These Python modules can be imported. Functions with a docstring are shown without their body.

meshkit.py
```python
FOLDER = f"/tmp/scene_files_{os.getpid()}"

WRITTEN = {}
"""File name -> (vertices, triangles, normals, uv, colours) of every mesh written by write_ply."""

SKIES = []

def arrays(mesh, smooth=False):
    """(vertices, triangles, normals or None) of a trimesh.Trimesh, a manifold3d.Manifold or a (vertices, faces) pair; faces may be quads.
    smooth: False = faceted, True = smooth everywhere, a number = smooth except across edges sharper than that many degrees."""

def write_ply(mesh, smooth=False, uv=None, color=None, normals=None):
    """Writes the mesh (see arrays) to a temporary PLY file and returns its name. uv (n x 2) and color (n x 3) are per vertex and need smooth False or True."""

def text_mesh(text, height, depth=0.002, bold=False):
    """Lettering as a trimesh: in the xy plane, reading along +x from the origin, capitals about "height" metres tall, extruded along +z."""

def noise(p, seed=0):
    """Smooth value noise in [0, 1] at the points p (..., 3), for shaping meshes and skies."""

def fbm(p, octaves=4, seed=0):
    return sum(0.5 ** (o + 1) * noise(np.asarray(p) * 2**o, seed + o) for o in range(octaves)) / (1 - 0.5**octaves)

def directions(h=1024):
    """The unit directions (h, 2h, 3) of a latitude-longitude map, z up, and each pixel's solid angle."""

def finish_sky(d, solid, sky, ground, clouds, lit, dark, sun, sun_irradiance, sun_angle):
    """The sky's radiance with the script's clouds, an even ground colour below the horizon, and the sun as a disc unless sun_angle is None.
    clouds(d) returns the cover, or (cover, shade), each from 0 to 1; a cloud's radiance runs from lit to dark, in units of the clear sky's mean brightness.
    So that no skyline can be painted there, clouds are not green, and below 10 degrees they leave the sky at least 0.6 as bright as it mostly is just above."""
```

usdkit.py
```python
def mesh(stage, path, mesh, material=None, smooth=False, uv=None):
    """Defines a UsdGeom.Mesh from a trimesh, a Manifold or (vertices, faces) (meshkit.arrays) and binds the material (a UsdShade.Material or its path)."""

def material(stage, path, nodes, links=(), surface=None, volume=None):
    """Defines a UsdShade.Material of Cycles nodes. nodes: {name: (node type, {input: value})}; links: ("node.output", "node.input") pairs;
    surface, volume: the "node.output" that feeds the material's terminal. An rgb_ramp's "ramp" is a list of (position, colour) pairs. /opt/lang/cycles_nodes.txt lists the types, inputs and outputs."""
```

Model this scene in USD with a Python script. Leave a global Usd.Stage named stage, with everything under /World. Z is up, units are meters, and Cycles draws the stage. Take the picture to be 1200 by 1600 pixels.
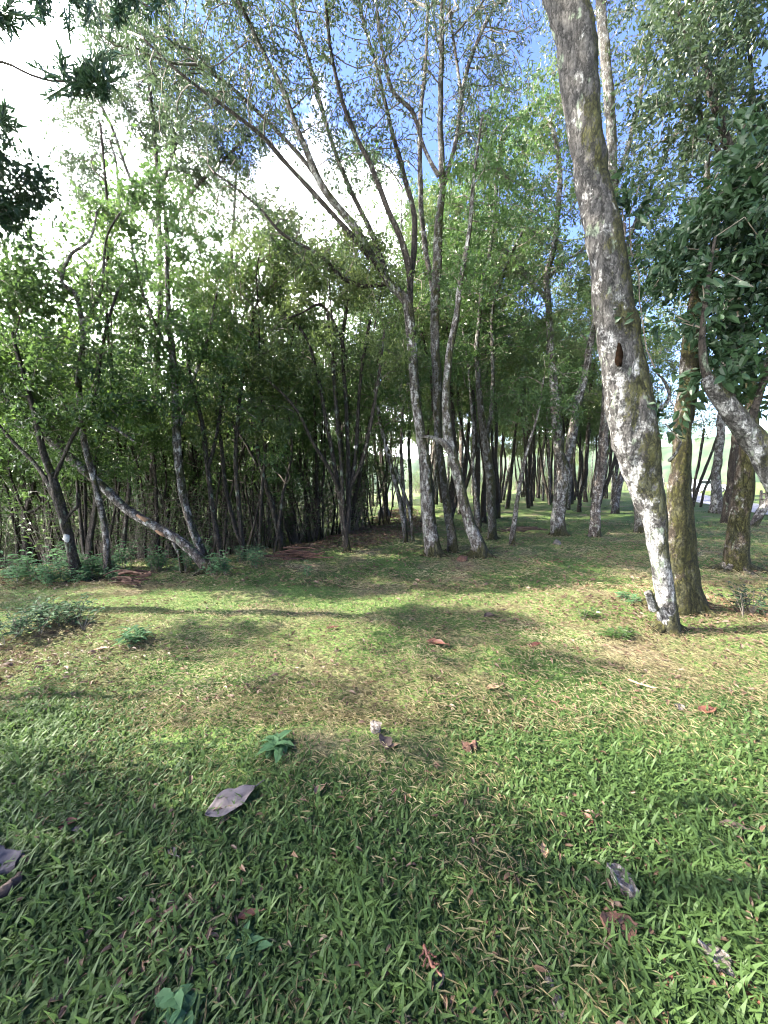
import math, numpy as np, trimesh, usdkit, meshkit
from scipy.spatial import cKDTree
from pxr import Usd, UsdGeom, UsdLux, UsdShade, Gf, Sdf, Vt

stage = Usd.Stage.CreateInMemory()
UsdGeom.SetStageUpAxis(stage, 'Z')
UsdGeom.Xform.Define(stage, '/World')
UsdGeom.Scope.Define(stage, '/World/Looks')

# ------------------------------------------------------------------ camera, sky, sun, exposure
EYE, PITCH, FPX = 1.5, math.atan(50 / 600), 600.0        # eye height, looking slightly down, focal length in photo pixels (1200 wide)
SUN_EL, SUN_AZ = math.radians(43), math.radians(-83)      # azimuth = atan2(x, y): the sun stands to the left, a little ahead
EXPOSURE = 3.2
SKY_STRENGTH, SUN_INTENSITY = 0.09, 1.2

cam = UsdGeom.Camera.Define(stage, '/World/camera')
cam.CreateHorizontalApertureAttr(36.0); cam.CreateVerticalApertureAttr(48.0)
cam.CreateFocalLengthAttr(18.0); cam.CreateExposureAttr(EXPOSURE)
cam.AddTranslateOp().Set((0, 0, EYE)); cam.AddRotateXOp().Set(90 - math.degrees(PITCH))

sun_dir = np.array([math.sin(SUN_AZ) * math.cos(SUN_EL), math.cos(SUN_AZ) * math.cos(SUN_EL), math.sin(SUN_EL)])
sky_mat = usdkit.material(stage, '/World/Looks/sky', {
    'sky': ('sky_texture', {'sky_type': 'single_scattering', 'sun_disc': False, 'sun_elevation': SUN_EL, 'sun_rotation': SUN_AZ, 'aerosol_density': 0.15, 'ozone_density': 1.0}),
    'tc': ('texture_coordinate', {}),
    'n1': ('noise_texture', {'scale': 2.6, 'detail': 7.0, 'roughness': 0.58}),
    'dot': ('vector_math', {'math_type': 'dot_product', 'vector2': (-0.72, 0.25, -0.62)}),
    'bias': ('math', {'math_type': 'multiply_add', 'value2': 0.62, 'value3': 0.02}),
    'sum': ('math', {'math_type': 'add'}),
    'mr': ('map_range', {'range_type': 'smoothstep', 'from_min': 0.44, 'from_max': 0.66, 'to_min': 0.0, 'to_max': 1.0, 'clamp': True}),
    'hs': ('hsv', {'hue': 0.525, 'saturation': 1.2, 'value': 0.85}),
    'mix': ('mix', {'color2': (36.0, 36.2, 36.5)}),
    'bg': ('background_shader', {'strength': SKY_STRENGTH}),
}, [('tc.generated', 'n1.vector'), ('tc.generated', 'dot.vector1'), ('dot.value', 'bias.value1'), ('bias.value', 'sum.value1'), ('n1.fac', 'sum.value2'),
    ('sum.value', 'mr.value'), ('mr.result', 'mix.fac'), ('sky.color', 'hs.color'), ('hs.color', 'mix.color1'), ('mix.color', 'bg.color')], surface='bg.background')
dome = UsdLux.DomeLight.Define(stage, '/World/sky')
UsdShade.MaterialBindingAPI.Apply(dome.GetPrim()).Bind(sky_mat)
sun = UsdLux.DistantLight.Define(stage, '/World/sun')
sun.CreateIntensityAttr(SUN_INTENSITY); sun.CreateAngleAttr(0.5); sun.CreateNormalizeAttr(True); sun.CreateColorAttr(Gf.Vec3f(1.0, 0.93, 0.8))
sun.AddRotateXYZOp().Set((0, 0, 0))
z_ax = sun_dir; x_ax = np.cross([0, 0, 1.0], z_ax); x_ax /= np.linalg.norm(x_ax); y_ax = np.cross(z_ax, x_ax)
sun.ClearXformOpOrder()
sun.AddTransformOp().Set(Gf.Matrix4d(*x_ax, 0, *y_ax, 0, *z_ax, 0, 0, 0, 0, 1))

# ------------------------------------------------------------------ helpers
FW = np.array([0, math.cos(PITCH), -math.sin(PITCH)]); UP = np.array([0, math.sin(PITCH), math.cos(PITCH)]); CAM = np.array([0, 0, EYE])
def ray(px, py): return (px - 600) / FPX * np.array([1.0, 0, 0]) + FW + (800 - py) / FPX * UP
def P(px, py, depth):
    r = ray(px, py); return CAM + r * (depth / r[1])
def cam_depth(p): return float(np.dot(np.asarray(p) - CAM, FW))

EDGE = np.array([(-40, -6), (-14, 3.0), (-8, 5.6), (-5.2, 6.6), (-3.1, 7.2), (-2.2, 8.2), (-0.9, 9.6), (0.3, 13), (1.0, 18), (2.5, 30), (6, 60), (30, 200.0)])
def edge_dist(x, y):
    """Distance beyond the brow of the slope, positive on the downhill (left) side."""
    p = np.stack([np.asarray(x, float), np.asarray(y, float)], -1); best = np.full(p.shape[:-1], 1e9); sign = np.ones(p.shape[:-1])
    for a, b in zip(EDGE[:-1], EDGE[1:]):
        ab = b - a; t = np.clip(((p - a) @ ab) / (ab @ ab), 0, 1); q = a + t[..., None] * ab; d = np.linalg.norm(p - q, axis=-1)
        s = np.sign(ab[0] * (p[..., 1] - a[1]) - ab[1] * (p[..., 0] - a[0])); m = d < best
        best = np.where(m, d, best); sign = np.where(m, s, sign)
    return best * sign
ROAD = np.array([(8, -6), (15, 10), (18.8, 18.5), (25.5, 31), (36, 46), (60, 70), (120, 120.0)])
def road_dist(x, y):
    p = np.stack([np.asarray(x, float), np.asarray(y, float)], -1); best = np.full(p.shape[:-1], 1e9); sign = np.ones(p.shape[:-1])
    for a, b in zip(ROAD[:-1], ROAD[1:]):
        ab = b - a; t = np.clip(((p - a) @ ab) / (ab @ ab), 0, 1); q = a + t[..., None] * ab; d = np.linalg.norm(p - q, axis=-1)
        s = -np.sign(ab[0] * (p[..., 1] - a[1]) - ab[1] * (p[..., 0] - a[0])); m = d < best
        best = np.where(m, d, best); sign = np.where(m, s, sign)
    return best * sign
def ground(x, y):
    x, y = np.asarray(x, float), np.asarray(y, float)
    d = edge_dist(x, y) - 0.3
    fall = -0.20 * np.where(d > 20, d, np.log1p(np.exp(np.clip(d * 2.2, -30, 44))) / 2.2)
    fall = -22 * (1 - np.exp(fall / 22))
    r = np.clip(road_dist(x, y) - 2.5, 0, None)
    rise = 9 * (1 - np.exp(-0.055 * r / 9))
    p3 = np.stack([x, y, x * 0], -1)
    bump = (meshkit.fbm(p3 * 0.5, 3, 4) - 0.5) * 0.22 + (meshkit.noise(p3 * 3.0, 9) - 0.5) * 0.045
    bump *= np.clip(np.abs(road_dist(x, y)) / 3 - 0.4, 0, 1)
    return fall + rise + bump
def G(px, py):
    """Where the line of sight through a photo pixel meets the ground."""
    r = ray(px, py); t = np.linspace(0.6, 70, 1500); p = CAM + t[:, None] * r; h = p[:, 2] - ground(p[:, 0], p[:, 1])
    i = np.argmax(h < 0) or len(t) - 1
    a = h[i - 1] / (h[i - 1] - h[i] + 1e-9); q = p[i - 1] + a * (p[i] - p[i - 1]); q[2] = float(ground(q[0], q[1])); return q

used = {}
def path(name, parent=None):
    base = (str(parent.GetPath()) if parent is not None else '/World') + '/' + name
    n = used.get(base, 0); used[base] = n + 1
    return base if n == 0 else f'{base}_{n:03d}'
def tag(prim, label=None, cat=None, group=None, kind=None):
    for k, v in (('label', label), ('category', cat), ('group', group), ('kind', kind)):
        if v: prim.SetCustomDataByKey(k, v)
    return prim
def thing(name, label, cat, loc=(0, 0, 0), group=None):
    x = UsdGeom.Xform.Define(stage, path(name)); x.AddTranslateOp().Set(tuple(map(float, loc)))
    return tag(x.GetPrim(), label, cat, group)
def part(name, mesh, mat, parent=None, smooth=False, kind=None, label=None):
    return tag(usdkit.mesh(stage, path(name, parent), mesh, mat, smooth).GetPrim(), kind=kind, label=label)
def place(prim, loc, rz=0, scale=1.0, tilt=(0, 0)):
    x = UsdGeom.Xformable(prim); x.ClearXformOpOrder()
    x.AddTranslateOp().Set(tuple(map(float, loc))); x.AddRotateXYZOp().Set((tilt[0], tilt[1], math.degrees(rz)))
    x.AddScaleOp().Set((scale, scale, scale) if np.ndim(scale) == 0 else tuple(map(float, scale)))
def copy(proto, name, loc, rz, scale, label, cat, group, tilt=(0, 0)):
    x = UsdGeom.Xform.Define(stage, path(name)); prim = x.GetPrim()
    prim.GetReferences().AddInternalReference(proto.GetPath()); prim.SetInstanceable(True)
    place(prim, loc, rz, scale, tilt); return tag(prim, label, cat, group)
def klass(name):
    p = stage.CreateClassPrim('/World/' + name); return p

class MB:
    def __init__(s): s.v, s.f, s.n = [], [], 0
    def add(s, v, f):
        s.v.append(np.asarray(v, float)); s.f.append(np.asarray(f, int) + s.n); s.n += len(v); return s
    def get(s, off=(0, 0, 0)): return np.vstack(s.v) - np.asarray(off, float), np.vstack(s.f)
def unit(a): return a / np.maximum(np.linalg.norm(a, axis=-1, keepdims=True), 1e-9)
def catmull(p, n):
    p = np.asarray(p, float); t = np.concatenate([[0], np.cumsum(np.linalg.norm(np.diff(p[:, :3], axis=0), axis=1) + 1e-6)])
    from scipy.interpolate import PchipInterpolator
    return PchipInterpolator(t, p)(np.linspace(0, t[-1], n))
def tube(p, r, sides=8, rough=0.0, seed=0, flare=0.0, scale=6.0):
    p, r = np.asarray(p, float), np.broadcast_to(np.asarray(r, float), (len(p),)); t = unit(np.gradient(p, axis=0))
    a = np.cross(t[0], [0.31, 0.95, 0.05]); a /= np.linalg.norm(a); A = []
    for k in range(len(p)):
        a = a - t[k] * (a @ t[k]); a /= np.linalg.norm(a) + 1e-12; A.append(a)
    A = np.array(A); B = np.cross(t, A); ang = np.arange(sides) * 2 * np.pi / sides
    rad = r[:, None] * np.ones(sides)
    ring = np.cos(ang)[None, :, None] * A[:, None] + np.sin(ang)[None, :, None] * B[:, None]
    if rough:
        q = p[:, None] + ring * rad[..., None]
        rad = rad * (1 + rough * (meshkit.fbm(q * scale * np.array([1, 1, 0.45]), 3, seed) - 0.5) * 2)
        rad = rad * (1 + 0.10 * np.sin(ang * 2 + seed + p[:, 2:3] * 0.9) + 0.06 * np.sin(ang * 3 + seed * 2 - p[:, 2:3] * 1.3))
    if flare:
        s = np.linalg.norm(np.cumsum(np.vstack([[0, 0, 0], np.diff(p, axis=0)]), axis=0), axis=1)
        lob = 0.5 + 0.5 * np.sin(ang * 5 + seed) * np.sin(ang * 2 + 1.7 * seed)
        rad = rad * (1 + flare * np.exp(-s / (1.6 * r[0] + .12))[:, None] * (0.5 + lob)[None, :])
    v = p[:, None] + ring * rad[..., None]
    i, j = np.meshgrid(np.arange(len(p) - 1), np.arange(sides), indexing='ij'); jn = (j + 1) % sides
    q = np.stack([i * sides + j, i * sides + jn, (i + 1) * sides + jn, (i + 1) * sides + j], -1).reshape(-1, 4)
    f = np.vstack([q[:, [0, 1, 2]], q[:, [0, 2, 3]]]); n = len(p) * sides
    v = np.vstack([v.reshape(-1, 3), p[-1] + t[-1] * r[-1] * 0.4])
    k = np.arange(sides); f = np.vstack([f, np.stack([(len(p) - 1) * sides + k, (len(p) - 1) * sides + (k + 1) % sides, np.full(sides, n)], -1)])
    return v, f
def leaves(pos, d, nrm, L, W, fine=False, droop=0.15, fold=0.18):
    """Leaf blades: folded rhombs (2 triangles) or, fine, pointed ovals with a midrib (8 triangles)."""
    d = unit(d); s = unit(np.cross(d, nrm)); n = np.cross(s, d); L, W = np.asarray(L)[:, None], np.asarray(W)[:, None]; N = len(pos)
    if not fine:
        v = np.stack([pos, pos + d * L * .45 + s * W * .5 + n * W * fold, pos + d * L - n * L * droop, pos + d * L * .45 - s * W * .5 + n * W * fold], 1)
        f = np.array([[0, 2, 1], [0, 3, 2]])
    else:
        m1, m2 = pos + d * L * .32 + n * L * .03, pos + d * L * .68 - n * L * droop * .35; k = n * W * fold
        v = np.stack([pos, m1 + s * W * .42 + k, m1, m1 - s * W * .42 + k, m2 + s * W * .40 + k, m2, m2 - s * W * .40 + k, pos + d * L - n * L * droop], 1)
        f = np.array([[0, 2, 1], [0, 3, 2], [1, 2, 5], [1, 5, 4], [2, 3, 6], [2, 6, 5], [4, 5, 7], [5, 6, 7]])
    m = v.shape[1]
    return v.reshape(-1, 3), (f[None] + (np.arange(N) * m)[:, None, None]).reshape(-1, 3)

# ------------------------------------------------------------------ materials
def leaf_mat(name, stops, trans=0.5, rough=0.38, tcol=1.45, spec=0.42):
    return usdkit.material(stage, '/World/Looks/' + name, {
        'g': ('geometry', {}), 'o': ('object_info', {}), 'r': ('rgb_ramp', {'ramp': stops}),
        'tc': ('texture_coordinate', {}), 'nz': ('noise_texture', {'scale': 0.9, 'detail': 2.0}), 'nr': ('map_range', {'from_min': 0.3, 'from_max': 0.7, 'to_min': -0.3, 'to_max': 0.3}),
        'add': ('math', {'math_type': 'add', 'use_clamp': True}),
        'p': ('principled_bsdf', {'roughness': rough, 'specular_ior_level': spec}), 'hs': ('hsv', {'hue': 0.495, 'saturation': 1.0, 'value': tcol}), 't': ('translucent_bsdf', {}), 'm': ('mix_closure', {'fac': trans})},
        [('g.random_per_island', 'add.value1'), ('g.position', 'nz.vector'), ('nz.fac', 'nr.value'), ('nr.result', 'add.value2'), ('add.value', 'r.fac'), ('r.color', 'p.base_color'), ('r.color', 'hs.color'), ('hs.color', 't.color'), ('p.BSDF', 'm.closure1'), ('t.BSDF', 'm.closure2')], surface='m.closure')
LEAF = leaf_mat('leaf_green', [(0, (.036, .066, .018)), (.5, (.062, .098, .022)), (.85, (.095, .125, .027)), (1, (.15, .13, .035))])
LEAF_BRIGHT = leaf_mat('leaf_bright', [(0, (.038, .074, .018)), (.5, (.064, .110, .022)), (.85, (.10, .135, .03)), (1, (.16, .145, .04))], trans=.42)
LEAF_OLIVE = leaf_mat('leaf_olive', [(0, (.050, .075, .022)), (.5, (.085, .105, .03)), (.85, (.12, .125, .038)), (1, (.18, .12, .045))])
LEAF_DARK = leaf_mat('leaf_dark', [(0, (.012, .026, .011)), (.5, (.020, .042, .014)), (.9, (.032, .058, .018)), (.97, (.07, .08, .025)), (1, (.16, .06, .03))], trans=.2, rough=.5, spec=.22)
LEAF_GREY = leaf_mat('leaf_grey_green', [(0, (.028, .045, .020)), (.5, (.048, .068, .026)), (.88, (.075, .090, .032)), (1, (.13, .10, .04))], trans=.36)
LEAF_MATT = leaf_mat('leaf_matt_green', [(0, (.022, .045, .022)), (.6, (.045, .080, .038)), (1, (.08, .12, .06))], trans=.3, rough=.7, spec=.08)
LEAF_NEEDLE = leaf_mat('leaf_needle', [(0, (.02, .042, .02)), (1, (.035, .06, .026))], trans=.15)
LEAF_YELLOW = leaf_mat('leaf_yellow', [(0, (.05, .09, .02)), (.5, (.09, .14, .025)), (.85, (.17, .20, .03)), (1, (.28, .24, .04))], trans=.55)
HERB = leaf_mat('leaf_herb', [(0, (.05, .10, .045)), (.6, (.09, .15, .08)), (1, (.14, .20, .12))], trans=.4, rough=.7, spec=.1)
GRASS = leaf_mat('grass_blade', [(0, (.038, .068, .019)), (.45, (.066, .105, .030)), (.8, (.108, .142, .046)), (.90, (.15, .17, .055)), (1, (.34, .29, .15))], trans=.4, rough=.55, spec=.2)
STRAW = leaf_mat('straw', [(0, (.13, .11, .055)), (.35, (.26, .23, .13)), (.75, (.38, .35, .22)), (1, (.52, .48, .37))], trans=.25, rough=.6, tcol=1.0)
DEAD = leaf_mat('dead_leaf', [(0, (.06, .035, .02)), (.4, (.13, .065, .035)), (.7, (.20, .12, .07)), (1, (.30, .22, .15))], trans=.15, rough=.6, tcol=1.0)

def bark_mat(name, base, pale, pale_amt, moss_amt=0.3, pink=0.0, scale=1.0, top_dark=0.0):
    """Bark with pale lichen crusts, green-grey rosettes, a pink crust and moss on the side away from the sun; top_dark: how much barer the bark gets per metre of height."""
    n = {
        'tc': ('texture_coordinate', {}), 'mp': ('mapping', {'scale': (1, 1, 0.6)}), 'mh': ('mapping', {'scale': (1, 1, 3.2)}), 'g': ('geometry', {}), 'sz': ('separate_xyz', {}),
        'fine': ('noise_texture', {'scale': 55 * scale, 'detail': 6.0, 'roughness': .7}), 'fr': ('rgb_ramp', {'ramp': [(.30, [c * .35 for c in base]), (.5, base), (.72, [min(1, c * 1.9) for c in base])]}),
        'band': ('noise_texture', {'scale': 9 * scale, 'detail': 5.0, 'roughness': .6}),
        'ln': ('noise_texture', {'scale': 8.0 * scale, 'detail': 9.0, 'roughness': .72, 'distortion': .3}),
        'ls': ('math', {'math_type': 'multiply_add', 'value2': .22}), 'lz': ('math', {'math_type': 'multiply_add', 'value2': -top_dark}), 'lb': ('math', {'math_type': 'multiply_add', 'value2': .25}),
        'lr': ('map_range', {'range_type': 'smoothstep', 'from_min': .845 - pale_amt * .25, 'from_max': 1.0 - pale_amt * .25, 'clamp': True}),
        'pn': ('noise_texture', {'scale': 75 * scale, 'detail': 4.0, 'roughness': .7}), 'pr': ('rgb_ramp', {'ramp': [(.32, [c * .45 for c in pale]), (.5, pale), (.75, [min(.75, c * 1.3) for c in pale])]}),
        'm1': ('mix', {}),
        'gn': ('noise_texture', {'scale': 10 * scale, 'detail': 5.0}), 'gr': ('map_range', {'range_type': 'smoothstep', 'from_min': .60, 'from_max': .68, 'to_max': .7, 'clamp': True}), 'm2': ('mix', {'color2': (.15, .18, .13)}),
        'sx': ('separate_xyz', {}), 'mside': ('math', {'math_type': 'multiply_add', 'value2': .15, 'value3': moss_amt * .34 - .12}), 'mz': ('map_range', {'range_type': 'smoothstep', 'from_min': .0, 'from_max': .45, 'to_min': .20, 'to_max': 0.0, 'clamp': True}), 'ms3': ('math', {'math_type': 'add'}), 'mn': ('noise_texture', {'scale': 4.2 * scale, 'detail': 8.0, 'roughness': .68}), 'msum': ('math', {'math_type': 'add'}), 'ms2': ('math', {'math_type': 'multiply_add', 'value2': .25, 'value3': 0.0}),
        'mr': ('map_range', {'range_type': 'smoothstep', 'from_min': .66, 'from_max': .76, 'to_max': .92, 'clamp': True}), 'mc': ('rgb_ramp', {'ramp': [(.32, (.010, .010, .004)), (.5, (.026, .026, .007)), (.7, (.060, .058, .012))]}), 'm3': ('mix', {}),
        'kn': ('noise_texture', {'scale': 2.6 * scale, 'detail': 6.0, 'roughness': .65}), 'kr': ('map_range', {'range_type': 'smoothstep', 'from_min': .70 - pink * .15, 'from_max': .76 - pink * .15, 'to_max': .55 if pink else 0.0, 'clamp': True}), 'm4': ('mix', {'color2': (.27, .15, .14)}),
        'hsum': ('math', {'math_type': 'multiply_add', 'value2': .7}), 'mv': ('mapping', {'scale': (1, 1, .3)}), 'vc': ('voronoi_texture', {'feature': 'distance_to_edge', 'scale': 17 * scale, 'randomness': 1.0}), 'vr': ('map_range', {'range_type': 'smoothstep', 'from_min': .0, 'from_max': .10, 'to_min': .0, 'to_max': 1.0, 'clamp': True}), 'vd': ('map_range', {'from_min': 0.0, 'from_max': 1.0, 'to_min': .42, 'to_max': 1.0}), 'm5': ('mix', {'mix_type': 'multiply', 'fac': 1.0}), 'h2': ('math', {'math_type': 'multiply_add', 'value2': .35}), 'vw': ('vector_math', {'math_type': 'multiply_add', 'vector2': (.10, .10, .10)}),
        'b': ('bump', {'strength': 1.0, 'distance': .04}), 'p': ('principled_bsdf', {'roughness': .9, 'specular_ior_level': .15})}
    l = [('tc.object', 'mp.vector'), ('tc.object', 'mh.vector'), ('mh.vector', 'band.vector'), ('tc.object', 'sz.vector')] + [('mp.vector', k + '.vector') for k in ('fine', 'ln', 'pn', 'gn', 'mn', 'kn')] + [
        ('fine.fac', 'fr.fac'), ('fine.fac', 'ls.value1'), ('ln.fac', 'ls.value3'), ('sz.z', 'lz.value1'), ('ls.value', 'lz.value3'), ('band.fac', 'lb.value1'), ('lz.value', 'lb.value3'), ('lb.value', 'lr.value'), ('pn.fac', 'pr.fac'), ('lr.result', 'm1.fac'), ('fr.color', 'm1.color1'), ('pr.color', 'm1.color2'),
        ('gn.fac', 'gr.value'), ('gr.result', 'm2.fac'), ('m1.color', 'm2.color1'),
        ('kn.fac', 'kr.value'), ('kr.result', 'm4.fac'), ('m2.color', 'm4.color1'),
        ('g.normal', 'sx.vector'), ('sx.x', 'mside.value1'), ('mside.value', 'msum.value1'), ('mn.fac', 'msum.value2'), ('fine.fac', 'ms2.value1'), ('msum.value', 'ms2.value3'), ('sz.z', 'mz.value'), ('mz.result', 'ms3.value1'), ('ms2.value', 'ms3.value2'), ('ms3.value', 'mr.value'), ('fine.fac', 'mc.fac'), ('mr.result', 'm3.fac'), ('m4.color', 'm3.color1'), ('mc.color', 'm3.color2'),
        ('fine.fac', 'hsum.value1'), ('ln.fac', 'hsum.value3'), ('tc.object', 'mv.vector'), ('fine.color', 'vw.vector1'), ('mv.vector', 'vw.vector3'), ('vw.vector', 'vc.vector'), ('vc.distance', 'vr.value'), ('vr.result', 'vd.value'), ('vd.result', 'm5.color2'), ('m3.color', 'm5.color1'), ('vr.result', 'h2.value1'), ('hsum.value', 'h2.value3'), ('h2.value', 'b.height'), ('b.normal', 'p.normal'), ('m5.color', 'p.base_color')]
    return usdkit.material(stage, '/World/Looks/' + name, n, l, surface='p.BSDF')
BARK_PALE = bark_mat('bark_pale', (.070, .060, .052), (.28, .272, .255), .62, .42, .12)
BARK_PALE_GREY = bark_mat('bark_pale_grey', (.08, .07, .06), (.25, .25, .235), .55, .55, .1, 1.5)
BARK_HERO = bark_mat('bark_hero', (.046, .043, .041), (.29, .285, .28), .84, .56, .15, .9, .035)
BARK_MOSS = bark_mat('bark_mossy', (.055, .043, .032), (.28, .27, .25), .45, 1.0, .08)
BARK_MID = bark_mat('bark_mid', (.075, .062, .053), (.32, .305, .285), .50, .16, .1)
BARK_DARK = bark_mat('bark_dark', (.034, .028, .023), (.20, .19, .17), .12, .12, 0.0)
TWIG = usdkit.material(stage, '/World/Looks/twig', {'tc': ('texture_coordinate', {}), 'n': ('noise_texture', {'scale': 9.0, 'detail': 3.0}), 'r': ('rgb_ramp', {'ramp': [(.3, (.035, .027, .02)), (.55, (.075, .06, .045)), (.75, (.2, .18, .15))]}), 'p': ('principled_bsdf', {'roughness': .85})},
    [('tc.object', 'n.vector'), ('n.fac', 'r.fac'), ('r.color', 'p.base_color')], surface='p.BSDF')

def flat_mat(name, a, b, scale=30, rough=.8, bump=.0, mid=None):
    nodes = {'tc': ('texture_coordinate', {}), 'n': ('noise_texture', {'scale': scale, 'detail': 5.0, 'roughness': .6}), 'r': ('rgb_ramp', {'ramp': [(.3, a), (.5, mid or [(x + y) / 2 for x, y in zip(a, b)]), (.7, b)]}), 'b': ('bump', {'strength': bump, 'distance': .01}), 'p': ('principled_bsdf', {'roughness': rough, 'specular_ior_level': .25})}
    return usdkit.material(stage, '/World/Looks/' + name, nodes, [('tc.object', 'n.vector'), ('n.fac', 'r.fac'), ('r.color', 'p.base_color'), ('n.fac', 'b.height'), ('b.normal', 'p.normal')], surface='p.BSDF')

GROUND = usdkit.material(stage, '/World/Looks/ground', {
    'g': ('geometry', {}),
    'n1': ('noise_texture', {'scale': 1.1, 'detail': 6.0, 'roughness': .62}), 'n2': ('noise_texture', {'scale': 38.0, 'detail': 5.0, 'roughness': .7}), 'n3': ('noise_texture', {'scale': .35, 'detail': 3.0}),
    'soil': ('rgb_ramp', {'ramp': [(.3, (.05, .036, .026)), (.5, (.12, .09, .06)), (.7, (.26, .21, .14))]}),
    'green': ('rgb_ramp', {'ramp': [(.3, (.022, .05, .012)), (.5, (.055, .095, .024)), (.7, (.15, .15, .06))]}),
    'mr': ('map_range', {'range_type': 'smoothstep', 'from_min': .28, 'from_max': .54, 'clamp': True}), 'mix': ('mix', {}),
    'b': ('bump', {'strength': .8, 'distance': .03}), 'p': ('principled_bsdf', {'roughness': .95, 'specular_ior_level': .1})},
    [('g.position', 'n1.vector'), ('g.position', 'n2.vector'), ('n2.fac', 'soil.fac'), ('n2.fac', 'green.fac'), ('n1.fac', 'mr.value'), ('mr.result', 'mix.fac'), ('soil.color', 'mix.color1'), ('green.color', 'mix.color2'), ('n2.fac', 'b.height'), ('b.normal', 'p.normal'), ('mix.color', 'p.base_color')], surface='p.BSDF')

# ------------------------------------------------------------------ setting: ground, road, hills
def axis(lo, hi, fine, n):
    t = np.linspace(math.asinh(lo / fine), math.asinh(hi / fine), n); return np.sinh(t) * fine
gx, gy = axis(-700, 700, 1.6, 300), axis(-62, 900, 1.6, 300) + 2.0
X, Y = np.meshgrid(gx, gy, indexing='ij'); Z = ground(X, Y)
def grid_faces(a, b):
    i, j = np.meshgrid(np.arange(a - 1), np.arange(b - 1), indexing='ij'); k = i * b + j
    return np.stack([k, k + b, k + b + 1, k + 1], -1).reshape(-1, 4)
tag(usdkit.mesh(stage, path('ground'), (np.stack([X, Y, Z], -1).reshape(-1, 3), grid_faces(len(gx), len(gy))), GROUND, True).GetPrim(), kind='structure')
rp = catmull(np.hstack([ROAD[:6], np.zeros((6, 1))]), 90)[:, :2]; tn = unit(np.gradient(rp, axis=0)); nn = np.stack([tn[:, 1], -tn[:, 0]], 1)
off = np.linspace(-1.4, 1.4, 7); rv = rp[:, None] + nn[:, None] * off[None, :, None]
rz = ground(rv[..., 0], rv[..., 1]) + 0.05
ROADM = flat_mat('road_gravel', (.16, .15, .14), (.36, .34, .32), 6)
tag(usdkit.mesh(stage, path('road'), (np.concatenate([rv, rz[..., None]], -1).reshape(-1, 3), grid_faces(90, 7)[:, ::-1]), ROADM, True).GetPrim(), kind='structure')
HILL = flat_mat('hill_forest', (.018, .035, .02), (.05, .07, .035), .06)
ha = np.radians(np.linspace(-88, 70, 240)); hr = np.linspace(0, 1, 14)
HA, HR = np.meshgrid(ha, hr, indexing='ij'); R = 260 + 240 * HR
top = (0.5 + meshkit.fbm(np.stack([HA * 4, HA * 0, HA * 0], -1), 4, 3)) * 46
hz = -24 + (top + 20) * np.sin(np.clip(HR, 0, 1) * np.pi / 2) + (meshkit.fbm(np.stack([HA * 60, HR * 12, HA * 0], -1), 3, 8) - .5) * 12
tag(usdkit.mesh(stage, path('hills'), (np.stack([np.sin(HA) * R, np.cos(HA) * R, hz], -1).reshape(-1, 3), grid_faces(240, 14)), HILL, True).GetPrim(), kind='structure')

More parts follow.
